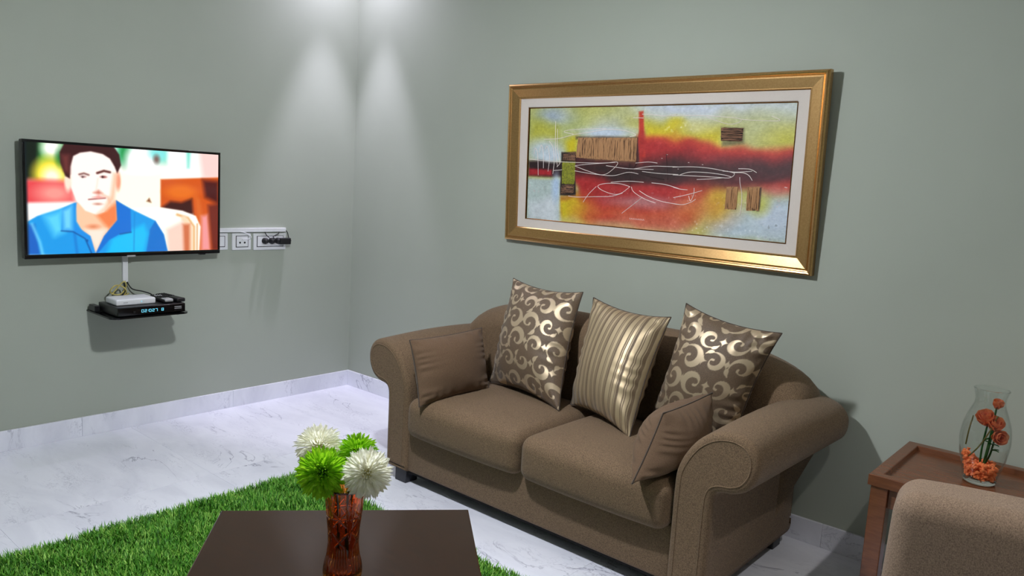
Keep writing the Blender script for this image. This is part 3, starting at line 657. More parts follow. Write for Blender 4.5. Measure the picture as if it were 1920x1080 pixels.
# white chair back on the right
T.poly(spts([(860, 640), (1100, 630), (1290, 660), (1390, 700), (1425, 780), (1415, 975), (1170, 975), (1120, 780)]), (255, 250, 240), .012)
T.line(spts([(1250, 690), (1330, 715), (1375, 780), (1375, 970)]), .012, (224, 170, 110), .02); T.line(spts([(1300, 720), (1345, 790), (1345, 970)]), .03, (250, 214, 180), .03); T.poly(spts([(1170, 800), (1290, 740), (1310, 975), (1180, 975)]), (246, 206, 190), .05); T.poly(spts([(1290, 760), (1345, 760), (1345, 975), (1300, 975)]), (206, 112, 74), .04); T.line(spts([(1400, 760), (1398, 970)]), .008, (220, 170, 120), .012)
T.poly(spts([(1020, 590), (1040, 565), (1055, 600)]), (120, 60, 30), .02)
# shirt
T.poly(spts([(95, 990), (130, 740), (200, 700), (360, 650), (480, 600), (800, 590), (930, 660), (1085, 735), (1150, 840), (1185, 990)]), (28, 150, 226), .012)
T.poly(spts([(110, 990), (130, 760), (180, 760), (225, 990)]), (26, 96, 190), .03); T.poly(spts([(1015, 985), (1045, 800), (1085, 735), (1150, 840), (1180, 985)]), (24, 112, 200), .012)
T.poly(spts([(250, 700), (380, 660), (400, 820), (330, 850)]), (90, 206, 246), .08); T.poly(spts([(760, 870), (1000, 760), (1030, 830), (1000, 985), (720, 985)]), (26, 186, 240), .05); T.line(spts([(930, 680), (925, 960)]), .004, (20, 130, 210), .012)
T.line(spts([(160, 760), (220, 900), (240, 985)]), .008, (120, 214, 250), .03); T.line(spts([(480, 830), (500, 985)]), .006, (20, 110, 200), .03)
# neck and chest
T.poly(spts([(490, 600), (800, 580), (800, 760), (720, 850), (640, 985), (560, 850), (495, 740)]), (252, 196, 160), .015)
T.poly(spts([(640, 690), (800, 600), (805, 740), (740, 800), (700, 760)]), (236, 128, 76), .05); T.poly(spts([(560, 800), (720, 800), (650, 970)]), (255, 226, 210), .05); T.ell(sv(620, 780), .05, .02, (224, 140, 100), .03)
# collar
T.poly(spts([(385, 650), (495, 600), (480, 720), (500, 780), (600, 850), (640, 985), (610, 985), (550, 860), (470, 815), (380, 810)]), (30, 140, 226), .01); T.poly(spts([(790, 580), (900, 650), (905, 820), (820, 835), (740, 880), (650, 985), (640, 975), (700, 850), (800, 730)]), (24, 110, 206), .01)
T.poly(spts([(390, 660), (460, 625), (460, 800), (400, 800)]), (110, 206, 246), .05); T.line(spts([(380, 812), (470, 818), (560, 870), (610, 985)]), .004, (14, 60, 130), .01); T.line(spts([(905, 822), (820, 836)]), .004, (14, 60, 130), .01); T.ell(sv(575, 885), .009, .012, (20, 80, 150), .008)
# face
T.poly(spts([(440, 330), (480, 240), (620, 210), (740, 240), (800, 330), (815, 430), (795, 500), (770, 590), (700, 670), (640, 690), (560, 660), (490, 580), (450, 480)]), (255, 244, 236), .012)
T.ell(sv(430, 440), .03, .09, (255, 226, 206), .02); T.ell(sv(806, 440), .025, .085, (236, 150, 120), .02); T.poly(spts([(770, 380), (800, 380), (780, 580), (720, 660), (640, 690), (700, 640), (750, 540)]), (250, 196, 164), .04)
# hair
T.poly(spts([(445, 420), (410, 400), (372, 300), (368, 220), (400, 158), (470, 130), (600, 140), (760, 160), (815, 240), (828, 320), (800, 380), (780, 330), (745, 270), (690, 235), (600, 215), (520, 225), (470, 250), (448, 330)]), (58, 22, 24), .012)
T.poly(spts([(380, 240), (440, 240), (440, 380), (400, 360)]), (104, 48, 46), .05)
# features
T.line(spts([(515, 388), (550, 380), (585, 392)]), .007, (110, 60, 56), .014); T.line(spts([(650, 378), (700, 362), (745, 372)]), .010, (84, 30, 26), .014)
T.ell(sv(545, 405), .022, .009, (150, 100, 100), .012); T.ell(sv(697, 407), .028, .011, (150, 70, 66), .012); T.ell(sv(690, 407), .009, .010, (40, 20, 24), .008); T.ell(sv(540, 408), .007, .008, (60, 40, 44), .008)
T.poly(spts([(620, 525), (660, 505), (690, 530), (660, 540)]), (206, 120, 100), .03); T.line(spts([(655, 420), (648, 470), (640, 510)]), .004, (250, 216, 200), .02)
T.line(spts([(585, 576), (640, 572), (712, 566)]), .005, (136, 60, 60), .008); T.poly(spts([(610, 560), (660, 546), (710, 560), (660, 570)]), (240, 160, 150), .02); T.ell(sv(655, 610), .03, .009, (190, 120, 100), .02); T.line(spts([(690, 540), (730, 560), (745, 600)]), .006, (236, 180, 150), .03)
# dark falloff at the panel's left edge
T.put(np.clip(1-T.u/.012, 0, 1), (10, 20, 30))
for _ in range(2):
    T.C[1:-1] = (T.C[:-2]+2*T.C[1:-1]+T.C[2:])/4; T.C[:, 1:-1] = (T.C[:, :-2]+2*T.C[:, 1:-1]+T.C[:, 2:])/4
T.mesh('screen', lambda u, v: np.stack([np.full_like(u, TXF-.001), SY0+u*(SY1-SY0), SZ0+v*(SZ1-SZ0)], -1), M['screen'], tv)

# ------------------------------------------------------------------ trunking, sockets, plugs
tr = obj('cable_trunking', *rbox(0, .016, -1.22, -.479, .974, .996, .002), M['white_plastic'], loc=(0, -.85, .974)); tag(tr, 'white horizontal cable trunking running out from behind the television', 'trunking')
tr2 = obj('cable_trunking', *rbox(0, .014, -1.380, -1.355, .735, .90, .002), M['white_plastic'], loc=(0, -1.367, .735)); tag(tr2, 'white upright cable trunking between the television and the shelf', 'trunking')
def plate(y0, y1, z0, z1, my0, my1, mz0, mz1, label, holes=False):
    r = empty('wall_socket', (0, (y0+y1)/2, z0), label, 'socket', 'white sockets under the trunking')
    obj('cover_plate', *rbox(0, .010, y0, y1, z0, z1, .004), M['white_plastic'], r, True)
    obj('gap', *rbox(.008, .0106, my0, my1, mz0, mz1, .001), M['rubber'], r)
    m = obj('module', *rbox(.008, .013, my0+.004, my1-.004, mz0+.004, mz1-.003, .0015), M['white_plastic'], r)
    if holes:
        for dy in (-.014, .014):
            V, F = lathe([(.0055, 0), (.0055, .0008)], 16); V = V[:, [2, 0, 1]]+np.array([.0128, (my0+my1)/2+dy, (mz0+mz1)/2-.006]); obj('pin_hole', V, F, M['rubber'], m)
plate(-.965, -.831, .880, .969, -.945, -.848, .895, .955, 'white wall socket half hidden behind the television edge')
plate(-.806, -.694, .876, .968, -.786, -.711, .891, .955, 'white wall socket with two round pin holes and a white cord', True)
plate(-.679, -.476, .873, .966, -.660, -.492, .890, .952, 'wide white wall socket holding three black plugs')
def plug(px, py, label, adapter=False):
    p = at_x(px, py, .013); r = empty('power_plug', p, label, 'plug', 'black plugs in the wide socket')
    V, F = lathe([(.017, 0), (.0175, .012), (.012, .026), (.006, .03)], 20); obj('plug_body', V[:, [2, 0, 1]]+p, F, M['rubber'], r, True)
    if adapter: obj('adapter_body', *rbox(.016, .05, p[1]+.0, p[1]+.068, p[2]-.019, p[2]+.016, .004), M['rubber'], r, True)
    return r, p
r1, p1 = plug(495.8, 451.5, 'round black plug, leftmost in the wide white socket'); r2, p2 = plug(508.3, 451.5, 'round black plug in the middle of the wide white socket'); r3, p3 = plug(519.5, 451, 'black plug with a block adapter sticking out of the wide socket', True)
def cord(parent, pts, r=.0025, mat='rubber', name='cord'): return obj(name, *tube(catmull(pts, 8), r, 6), M[mat], parent, True)
cord(r1, [p1+(.028, 0, 0), p1+(.038, .01, .015), at_x(500, 441, .025), at_x(496.5, 434.6, .012)])
cord(r2, [p2+(.028, 0, 0), p2+(.035, .006, .012), at_x(512, 444, .03), at_x(522, 438, .025), at_x(523, 434.6, .012)])
cord(r3, [p3+(.035, .068, 0), at_x(541.5, 446, .03), at_x(539, 436, .02), at_x(533.5, 429.5, .010)])
wc = cord(None, [at_x(446, 434, .012), at_x(458, 436, .02), at_x(467, 440, .03), at_x(471, 444.5, .03), at_x(467, 448, .02), at_x(454, 449, .014)], .0025, 'white_plastic', 'white_cord')
tag(wc, 'short white cord looping from the trunking to the middle socket', 'cord')

# ------------------------------------------------------------------ shelf and what stands on it
ZS = .614
def rplate(x1, y0, y1, z0, z1, rad):
    pts = [(0, y0), ]
    for k in range(9): t = -math.pi/2+math.pi/2*k/8; pts.append((x1-rad+rad*math.cos(t), y0+rad+rad*math.sin(t)))
    for k in range(9): t = math.pi/2*k/8; pts.append((x1-rad+rad*math.cos(t), y1-rad+rad*math.sin(t)))
    pts.append((0, y1)); n = len(pts)
    V = [(x, y, z) for z in (z0, z1) for x, y in pts]
    return V, [tuple(range(n))[::-1], tuple(range(n, 2*n))]+[(i, (i+1) % n, (i+1) % n+n, i+n) for i in range(n)]
sh = empty('wall_shelf', (0, -1.365, ZS-.02), 'small black glass wall shelf below the television', 'shelf')
obj('glass_plate', *rplate(.285, -1.543, -1.178, ZS-.007, ZS, .035), M['dark_glass'], sh)
obj('wall_mount', *rbox(0, .03, -1.50, -1.22, ZS-.022, ZS-.007, .002), M['black_plastic'], sh)
for y in (-1.50, -1.225): 
    V, F = lathe([(.007, 0), (.007, .006)], 14, (.26, y, ZS-.013)); obj('bolt', V, F, M['metal'], sh)
stb = empty('set_top_box', (.14, -1.36, ZS), 'black set-top box with blue display digits on the glass shelf', 'set-top box')
obj('case', *rbox(.06, .268, -1.512, -1.196, ZS+.002, ZS+.044, .004), M['black_plastic'], stb, True)
obj('front_panel', *rbox(.262, .272, -1.512, -1.196, ZS+.003, ZS+.043, .003), M['black_gloss'], stb, True)
segs = MB(); yy = -1.405
for ch in ('0', '2', ':', '0', '2', '7', ' ', '8'):
    on = {'0': 'abcdef', '2': 'abged', '7': 'abc', '8': 'abcdefg', ':': '', ' ': ''}[ch]; w_, h_ = .010, .013; zb = ZS+.016; t_ = .0012
    R4 = {'a': (0, w_, 2*h_/2-t_, h_), 'd': (0, w_, 0, t_), 'g': (0, w_, h_/2-t_/2, h_/2+t_/2), 'f': (0, t_, h_/2, h_), 'e': (0, t_, 0, h_/2), 'b': (w_-t_, w_, h_/2, h_), 'c': (w_-t_, w_, 0, h_/2)}
    for s_ in on: a0, a1, b0, b1 = R4[s_]; segs.add(*box(.2718, .2728, yy+a0, yy+a1, zb+b0, zb+b1))
    if ch == ':':
        for zz in (.004, .009): segs.add(*box(.2718, .2728, yy+.002, yy+.004, zb+zz, zb+zz+.0015)); 
        yy += .006
    else: yy += .0145
segs.build('display_digits', M['led'], stb)
for k in range(3): obj('button', *rbox(.271, .2735, -1.250, -1.215, ZS+.028-.008*k, ZS+.031-.008*k, .0008), M['grey_plastic'] if k < 2 else M['black_plastic'], stb)
obj('button', *rbox(.271, .2735, -1.442, -1.432, ZS+.014, ZS+.024, .0008), M['black_plastic'], stb)
for x, y in ((.08, -1.49), (.25, -1.49), (.08, -1.22), (.25, -1.22)): obj('foot', *box(x-.008, x+.008, y-.008, y+.008, ZS, ZS+.003), M['rubber'], stb)
ro = empty('router', (.14, -1.41, ZS+.044), 'flat white router lying on top of the black set-top box', 'router')
obj('case', *rbox(.10, .222, -1.497, -1.315, ZS+.044, ZS+.074, .008, 3, 2), M['white_plastic'], ro, True)
obj('status_light', *rbox(.2215, .223, -1.385, -1.381, ZS+.057, ZS+.061, .0005), M['led'], ro)
obj('lettering_bar', *rbox(.2215, .2226, -1.465, -1.445, ZS+.056, ZS+.060, .0004), M['grey_plastic'], ro)
pb = obj('power_adapter', *rbox(.02, .09, -1.540, -1.515+.0, ZS, ZS+.03, .004), M['black_plastic'], loc=(.05, -1.53, ZS)); tag(pb, 'small black power brick at the left end of the glass shelf', 'adapter')
def remote(cx, cy, z, ang, ln, wd, mat_tip, label):
    r = empty('remote_control', (cx, cy, z), label, 'remote', 'remote controls on the set-top box')
    c_, s_ = math.cos(ang), math.sin(ang)
    def tr_(V): V = np.asarray(V); return np.stack([cx+V[:, 0]*c_-V[:, 1]*s_, cy+V[:, 0]*s_+V[:, 1]*c_, z+V[:, 2]], -1)
    V, F = rbox(-ln/2, ln/2, -wd/2, wd/2, 0, .02, .007, 3, 2); obj('body', tr_(V), F, M['black_plastic'], r, True)
    if mat_tip: V, F = rbox(ln/2-.05, ln/2+.001, -wd/2+.002, wd/2-.002, .006, .0215, .006, 3, 2); obj('silver_end', tr_(V), F, M['grey_plastic'], r, True)
    V, F = rbox(-.004, .004, -.0035, .0035, 0, .003, .001, 1, 1)
    for i in range(6):
        for j in (-1, 0, 1):
            obj('key', tr_(V+np.array([-ln/2+.022+.016*i, j*wd*.27, .0195])), F, M['grey_plastic'] if (i in (1, 2) and mat_tip) else M['rubber'], r)
remote(.165, -1.262, ZS+.0442, math.radians(-2), .17, .046, True, 'black remote control with a silver end, beside the white router')
remote(.15, -1.212, ZS+.0442, math.radians(6), .19, .046, False, 'all-black remote control at the right end of the set-top box')
for k, (dy, lab) in enumerate(((.0, 'thick black cable hanging from the upright trunking to the router'), (.012, 'black cable bending out to the right of the upright trunking'))):
    pts = [(.008, -1.370+dy, .75), (.02, -1.372+dy, .71), (.03, -1.372+dy*2, .68), (.05, -1.372+dy*2.6, ZS+.05)] if k == 0 else [(.008, -1.362, .745), (.03, -1.345, .705), (.06, -1.305, .693), (.08, -1.275, .68), (.085, -1.262, ZS+.045)]
    tag(cord(None, pts, .0045 if k == 0 else .003, name='black_cable'), lab, 'cable')
tag(cord(None, [(.03, -1.385, .70), (.035, -1.39, .675), (.05, -1.40, .66), (.06, -1.395, ZS+.045)], .004, name='black_cable'), 'short black cable dropping behind the router', 'cable')
lp = [(.05, -1.40+.0*t, ZS+.07) for t in range(1)]
lp = [(.085+.008*math.sin(3*t), -1.432+.036*math.cos(t), ZS+.085+.028*math.sin(t)+.004*t) for t in np.linspace(-.6, 7.2, 14)]
tag(cord(None, [(.08, -1.38, ZS+.078)]+lp+[(.08, -1.46, ZS+.076)], .0032, 'yellow_cable', 'yellow_cable'), 'coiled yellow cable on top of the white router', 'cable')

# ================================================================== RUG
rx0, rx1, ry0, ry1 = 1.12, 3.05, -2.95, -1.085
rug = empty('shag_rug', ((rx0+rx1)/2, (ry0+ry1)/2, 0), 'bright green shaggy grass-like rug under the coffee table', 'rug')
obj('backing', *rbox(rx0, rx1, ry0, ry1, .0005, .010, .004), M['rug_base'], rug)
nb = 215000
bx, by = rng.uniform(rx0, rx1, nb), rng.uniform(ry0, ry1, nb)
an = rng.uniform(0, 2*math.pi, nb)+.6*np.sin(bx*9+3*np.sin(by*7)); ln = rng.uniform(.026, .048, nb)*(1+.15*np.sin(bx*23)*np.sin(by*19)); le = rng.uniform(.25, 1.1, nb); wd = rng.uniform(.0016, .0029, nb)
ca, sa = np.cos(an), np.sin(an); z0 = .008
mx, my, mz = bx+ca*ln*.45*np.sin(le*.5), by+sa*ln*.45*np.sin(le*.5), z0+ln*.5*np.cos(le*.5)
tx, ty, tz = mx+ca*ln*.55*np.sin(le), my+sa*ln*.55*np.sin(le), mz+ln*.5*np.cos(le)
V = np.empty((nb, 5, 3))
for k, (x, y, z, sg, q) in enumerate(((bx, by, z0, -1, .8), (bx, by, z0, 1, .8), (mx, my, mz, 1, 1), (mx, my, mz, -1, 1), (tx, ty, tz, 0, 0))):
    V[:, k, 0] = x-sa*wd*sg*q; V[:, k, 1] = y+ca*wd*sg*q; V[:, k, 2] = z
base = np.arange(nb)*5
me = bpy.data.meshes.new('pile'); me.vertices.add(nb*5); me.vertices.foreach_set('co', (V-np.array([(rx0+rx1)/2, (ry0+ry1)/2, 0])).astype(np.float32).ravel())
loops = np.stack([base, base+1, base+2, base+3, base+3, base+2, base+4], -1).ravel().astype(np.int32)
me.loops.add(nb*7); me.loops.foreach_set('vertex_index', loops); me.polygons.add(nb*2)
ls = np.stack([np.arange(nb)*7, np.arange(nb)*7+4], -1).ravel().astype(np.int32); me.polygons.foreach_set('loop_start', ls)
me.update(); me.validate(); me.materials.append(M['shag'])
tone = np.clip(rng.normal(.48, .24, nb)+.10*np.sin(bx*31)*np.sin(by*27), 0, 1); at = me.attributes.new('tone', 'FLOAT', 'POINT'); at.data.foreach_set('value', np.repeat(tone, 5).astype(np.float32))
pile = bpy.data.objects.new('pile', me); COL.objects.link(pile); pile.parent = rug; pile['kind'] = 'stuff'

# ================================================================== COFFEE TABLE
ZT = .45
B0, B1 = at_z(415, 957, ZT), at_z(878, 955, ZT); e1 = (B1-B0)[:2]; TW = np.linalg.norm(e1); e1 /= TW; e2 = np.array([e1[1], -e1[0]]); TD = .68
def tl(a_, b_, z): return (B0[0]+e1[0]*a_+e2[0]*b_, B0[1]+e1[1]*a_+e2[1]*b_, z)
tc = tl(TW/2, TD/2, 0)
ct = empty('coffee_table', (tc[0], tc[1], 0), 'low square coffee table with a glossy dark brown top on the green rug', 'table')
def tbox(name, a0, a1, b0, b1, z0, z1, mat, r=.003):
    V, F = rbox(a0, a1, b0, b1, z0, z1, r); V = np.array([tl(*v) for v in V]); obj(name, V, [f[::-1] for f in F], mat, ct, True)
V, F = rbox(0, TW, 0, TD, ZT-.03, ZT, .0025, 2, 1); o = obj('tabletop', [tl(*v) for v in V], [f[::-1] for f in F], M['wenge'], ct)
for p in (.04, TW-.10):
    for q in (.04, TD-.10): tbox('leg', p, p+.06, q, q+.06, .012, ZT-.03, M['wenge_leg'])
tbox('apron', .07, TW-.07, .055, .075, ZT-.09, ZT-.03, M['wenge_leg']); tbox('apron', .07, TW-.07, TD-.075, TD-.055, ZT-.09, ZT-.03, M['wenge_leg'])
tbox('apron', .055, .075, .10, TD-.10, ZT-.09, ZT-.03, M['wenge_leg']); tbox('apron', TW-.075, TW-.055, .10, TD-.10, ZT-.09, ZT-.03, M['wenge_leg'])

# ------------------------------------------------------------------ amber vase
vb_ = at_z(641, 1105, ZT); VC = np.array([vb_[0], vb_[1], ZT])
def vz(py): return at_y(641, py, VC[1])[2]-ZT
ppm = F_PX/np.dot(np.array([VC[0], VC[1], .58])-CAM, _fw)
P_ = [(0, .034), (.006, .037), (.014, .0365), (.022, .035)]
for py, wz in ((1078, 258), (1069, 265), (1058, 258), (1048, 244), (1036, 220), (1016, 206), (990, 212), (958, 240), (930, 256), (908, 272)): P_.append((vz(py), wz*.2778/2/ppm))
pz = np.array([p[0] for p in P_]); pr = np.array([p[1] for p in P_]); VH = pz[-1]
from numpy import interp
nz_, nt = 170, 240
zz = np.linspace(0, VH, nz_); rr = np.interp(zz, pz, pr)
for _ in range(6): rr[1:-1] = (rr[:-2]+2*rr[1:-1]+rr[2:])/4
ta = np.arange(nt)*2*math.pi/nt; TA, ZZ = np.meshgrid(ta, zz); RR = np.repeat(rr[:, None], nt, 1)
dep = np.zeros_like(RR)
def cut(t0, z0_, t1, z1_, w_=.0016, d_=.0022):
    global dep
    dx = (np.mod(TA-t0+math.pi, 2*math.pi)-math.pi)*.036; dz = ZZ-z0_; ex, ez = (t1-t0)*.036, z1_-z0_
    t = np.clip((dx*ex+dz*ez)/(ex*ex+ez*ez), 0, 1); d = np.hypot(dx-t*ex, dz-t*ez); taper = .35+.65*np.sin(np.pi*np.clip(t, .02, .98))
    dep = np.maximum(dep, d_*taper*np.clip(1-d/(w_*taper), 0, 1))
for k in range(5):
    a0 = k*2*math.pi/5+.35; zc = VH*.74
    for b in np.arange(0, math.pi, math.pi/4): cut(a0-.62*math.cos(b), zc-.026*math.sin(b), a0+.62*math.cos(b), zc+.026*math.sin(b))
    a1 = a0+math.pi/5
    for s_ in (-.35, -.12, .12, .35): cut(a1, VH*.50, a1+s_, VH*.93)
    cut(a0-.63, VH*.62, a0, VH*.53); cut(a0, VH*.53, a0+.63, VH*.62); cut(a0-.4, VH*.46, a0+.4, VH*.58); cut(a0+.4, VH*.46, a0-.4, VH*.58)
    for s_ in (-.5, -.3, -.1, .1, .3, .5): cut(a0+s_, VH*.20, a0+s_*.8, VH*.46, .0022, .0028)
flute = .0016*np.clip(1-np.abs(ZZ-VH*.07)/(VH*.09), 0, 1)*(1-np.abs(np.cos(TA*9)))
RO = RR-dep-flute
outer = np.stack([VC[0]+RO*np.cos(TA), VC[1]+RO*np.sin(TA), VC[2]+.0006+ZZ], -1).reshape(-1, 3)
ni = 40; zi = np.linspace(VH, .022, ni); ri = np.interp(zi, zz, rr)-.0045; ri[-6:] *= np.linspace(1, .55, 6)
inner = np.concatenate([np.stack([VC[0]+r*np.cos(ta), VC[1]+r*np.sin(ta), np.full(nt, VC[2]+z)], -1) for z, r in zip(zi, ri)])
F = grid_faces(nt, nz_+ni, True)+[tuple(range(nt))[::-1], tuple(range((nz_+ni-1)*nt, (nz_+ni)*nt))]
av = obj('flower_vase', np.vstack([outer, inner]), F, M['amber'], None, True, loc=VC); tag(av, 'amber cut-crystal vase standing on the dark coffee table', 'vase')

# ------------------------------------------------------------------ pompon flowers
VD = np.dot(VC-CAM, _fw)
def pompon(px, py, rpx, dd, pm, bm, axis_px, label, seed, npet=340):
    """dd: offset of the flower's depth from the vase's, metres"""
    d = ray(px, py); c = CAM+d*(VD+dd-.03); R = 1.10*rpx/F_PX*(VD+dd-.03); r_ = np.random.default_rng(seed)
    ax = -d/np.linalg.norm(d)*.75+RGT*axis_px[0]+UPV*axis_px[1]; ax /= np.linalg.norm(ax)
    e = np.cross(ax, [.3, .2, .9]); e /= np.linalg.norm(e); g = np.cross(ax, e)
    root = empty('chrysanthemum', c-np.array([0, 0, R]), label, 'flower', 'pompon flowers in the amber vase')
    mb = MB()
    for i in range(npet):
        f = (i+.5)/npet; th_ = math.acos(1-f*1.72); ph_ = i*2.39996+r_.normal()*.08
        dr = math.cos(th_)*ax+math.sin(th_)*(math.cos(ph_)*e+math.sin(ph_)*g)
        tg = -math.sin(th_)*ax+math.cos(th_)*(math.cos(ph_)*e+math.sin(ph_)*g); sd = np.cross(dr, tg)
        L = R*(.62+.40*min(1, th_/1.1))*r_.uniform(.84, 1.05); w_ = R*.050*r_.uniform(.8, 1.2)*(.7+.5*min(1, th_))
        cv = r_.uniform(-.05, .22)*R*(1 if th_ > .5 else -1.0)
        p0 = c+dr*R*.12; p1_ = c+dr*L*.55+tg*cv*-.25; p2_ = c+dr*L*.86+tg*cv*.1; p3_ = c+dr*L*.99+tg*cv*.6
        Vp = [p0-sd*w_*.15, p0+sd*w_*.15, p1_+sd*w_*.6-tg*w_*.3, p1_+tg*w_*.4, p1_-sd*w_*.6-tg*w_*.3, p2_+sd*w_*.9-tg*w_*.2, p2_+tg*w_*.4, p2_-sd*w_*.9-tg*w_*.2, p3_]
        mb.add(Vp, [(0, 1, 3), (1, 2, 3), (0, 3, 4), (3, 2, 5, 6), (4, 3, 6, 7), (6, 5, 8), (7, 6, 8)])
    pe = mb.build('petals', pm, root); pe['kind'] = 'stuff'
    V, F = lathe([(.002, -.5), (.42, -.35), (.6, 0), (.42, .35), (.002, .5)], 12); V = V*R*.5
    obj('bud', V+c+ax*R*.08, F, bm, root, True)
    foot = VC+np.array([(c[0]-VC[0])*.2, (c[1]-VC[1])*.2, .05]); mid = VC+np.array([(c[0]-VC[0])*.3, (c[1]-VC[1])*.3, VH*.9])
    obj('stem', *tube(catmull([foot, mid, c-ax*R*.2], 10), .0022, 6), M['stem'], root, True)
pompon(598, 838, 43, .045, M['petal_white'], M['bud_yellow'], (-.2, .75), 'white pompon flower at the back left of the amber vase', 1)
pompon(671, 848, 36, .05, M['petal_green'], M['bud_green'], (.1, .8), 'green pompon flower at the back right of the amber vase', 2)
pompon(604, 886, 46, -.035, M['petal_green'], M['bud_green'], (0, -.12), 'green pompon flower at the front left of the amber vase', 3)
pompon(688, 887, 45, -.035, M['petal_white'], M['bud_yellow'], (0, -.10), 'white pompon flower at the front right of the amber vase', 4)

# ================================================================== SIDE TABLE
SZ = .50
st = empty('side_table', (3.51, -.255, 0), 'reddish wooden side table with a raised rim, against the wall right of the sofa', 'table')
sx0, sx1, sy0, sy1 = 3.232, 3.80, -.488, -.016
for (p, q, s_, t_) in (((sx0, sy0), (sx1, sy0), (1, 1), (-1, 1)), ((sx1, sy0), (sx1, sy1), (-1, 1), (-1, -1)), ((sx1, sy1), (sx0, sy1), (-1, -1), (1, -1)), ((sx0, sy1), (sx0, sy0), (1, -1), (1, 1))):
    pr_ = [(0, SZ-.034), (0, SZ-.002), (.002, SZ), (.034, SZ), (.036, SZ-.002), (.040, SZ-.016), (.040, SZ-.034)]; V = []
    for c_, sg in ((p, s_), (q, t_)): V += [(c_[0]+sg[0]*d, c_[1]+sg[1]*d, h) for d, h in pr_]
    n = len(pr_); obj('rim', V, [(i, i+n, (i+1) % n+n, (i+1) % n) for i in range(n)]+[tuple(range(n)), tuple(range(n, 2*n))[::-1]], M['cherry'], st)
obj('tabletop', *box(sx0+.0395, sx1-.0395, sy0+.0395, sy1-.0395, SZ-.032, SZ-.016), M['cherry'], st)
for x in (sx0+.008, sx1-.058):
    for y in (sy0+.008, sy1-.058): obj('leg', *rbox(x, x+.05, y, y+.05, 0, SZ-.034, .003), M['cherry'], st)
for y in (sy0+.02, sy1-.035): obj('apron', *rbox(sx0+.058, sx1-.058, y, y+.015, SZ-.10, SZ-.034, .002), M['cherry'], st)
for x in (sx0+.02, sx1-.035): obj('apron', *rbox(x, x+.015, sy0+.058, sy1-.058, SZ-.10, SZ-.034, .002), M['cherry'], st)

# ------------------------------------------------------------------ clear vase with orange flowers
G = np.array([3.488, -.235, SZ-.016]); GH = .30
gp = [(.001, .0), (.040, .0), (.0445, .003), (.0465, .010), (.054, .045), (.064, .085), (.0695, .125), (.0695, .150), (.065, .185), (.055, .218), (.0455, .243), (.042, .257), (.0425, .272), (.046, .288), (.0485, .298)]
gz = catmull([(r, 0, z) for r, z in gp], 4)[:, [0, 2]]
gv = empty('glass_vase', G, 'clear glass vase holding orange flowers on the side table', 'vase')
body = [tuple(p) for p in gz if p[1] > .010]; inn = [(max(.0005, r-.0022), z) for r, z in body[::-1]]
V, F = lathe(body+inn, 72, G+(0, 0, .0006), False, False); n_ = len(body)+len(inn)
obj('body', V, F+[((n_-1)*72+k, (n_-1)*72+(k+1) % 72, (k+1) % 72, k) for k in range(72)], M['thin_glass'], gv, True)
obj('foot', *lathe([(.002, 0), (.040, 0), (.0445, .003), (.0463, .0098), (.044, .011), (.002, .011)], 72, G+(0, 0, .0006)), M['clear'], gv, True)
obj('rim', *tube([(G[0]+.0475*math.cos(t), G[1]+.0475*math.sin(t), G[2]+.299) for t in np.linspace(0, 2*math.pi, 64, endpoint=False)], .0019, 8, True), M['clear'], gv, True)
ico = [(0, 0, 1)]+[(.894*math.cos(k*1.2566), .894*math.sin(k*1.2566), .447) for k in range(5)]+[(.894*math.cos(k*1.2566+.628), .894*math.sin(k*1.2566+.628), -.447) for k in range(5)]+[(0, 0, -1)]
icf = [(0, 1+k, 1+(k+1) % 5) for k in range(5)]+[(1+k, 6+k, 1+(k+1) % 5) for k in range(5)]+[(6+k, 6+(k+1) % 5, 1+(k+1) % 5) for k in range(5)]+[(11, 6+(k+1) % 5, 6+k) for k in range(5)]
ico = np.array(ico); mb = MB(); cnt = 0
while cnt < 420:
    x, y, z = rng.uniform(-.06, .06), rng.uniform(-.06, .06), rng.uniform(.018, .10)
    rmax = np.interp(z, [p[1] for p in gp], [p[0] for p in gp])-.011
    if math.hypot(x, y) > rmax or z > .060+.03*max(0, -x/.05)-.02*max(0, x/.05)*0+.006*math.sin(90*x): continue
    mb.add(ico*rng.uniform(.55, 1.2, (12, 1))*.0085*rng.uniform(.7, 1.1)+G+(x, y, z), icf); cnt += 1
ge = mb.build('gel_crystals', M['gel'], None, False, loc=G+(0, 0, .012)); tag(ge, 'orange gel crystals filling the bottom of the clear vase', 'crystals', kind='stuff')
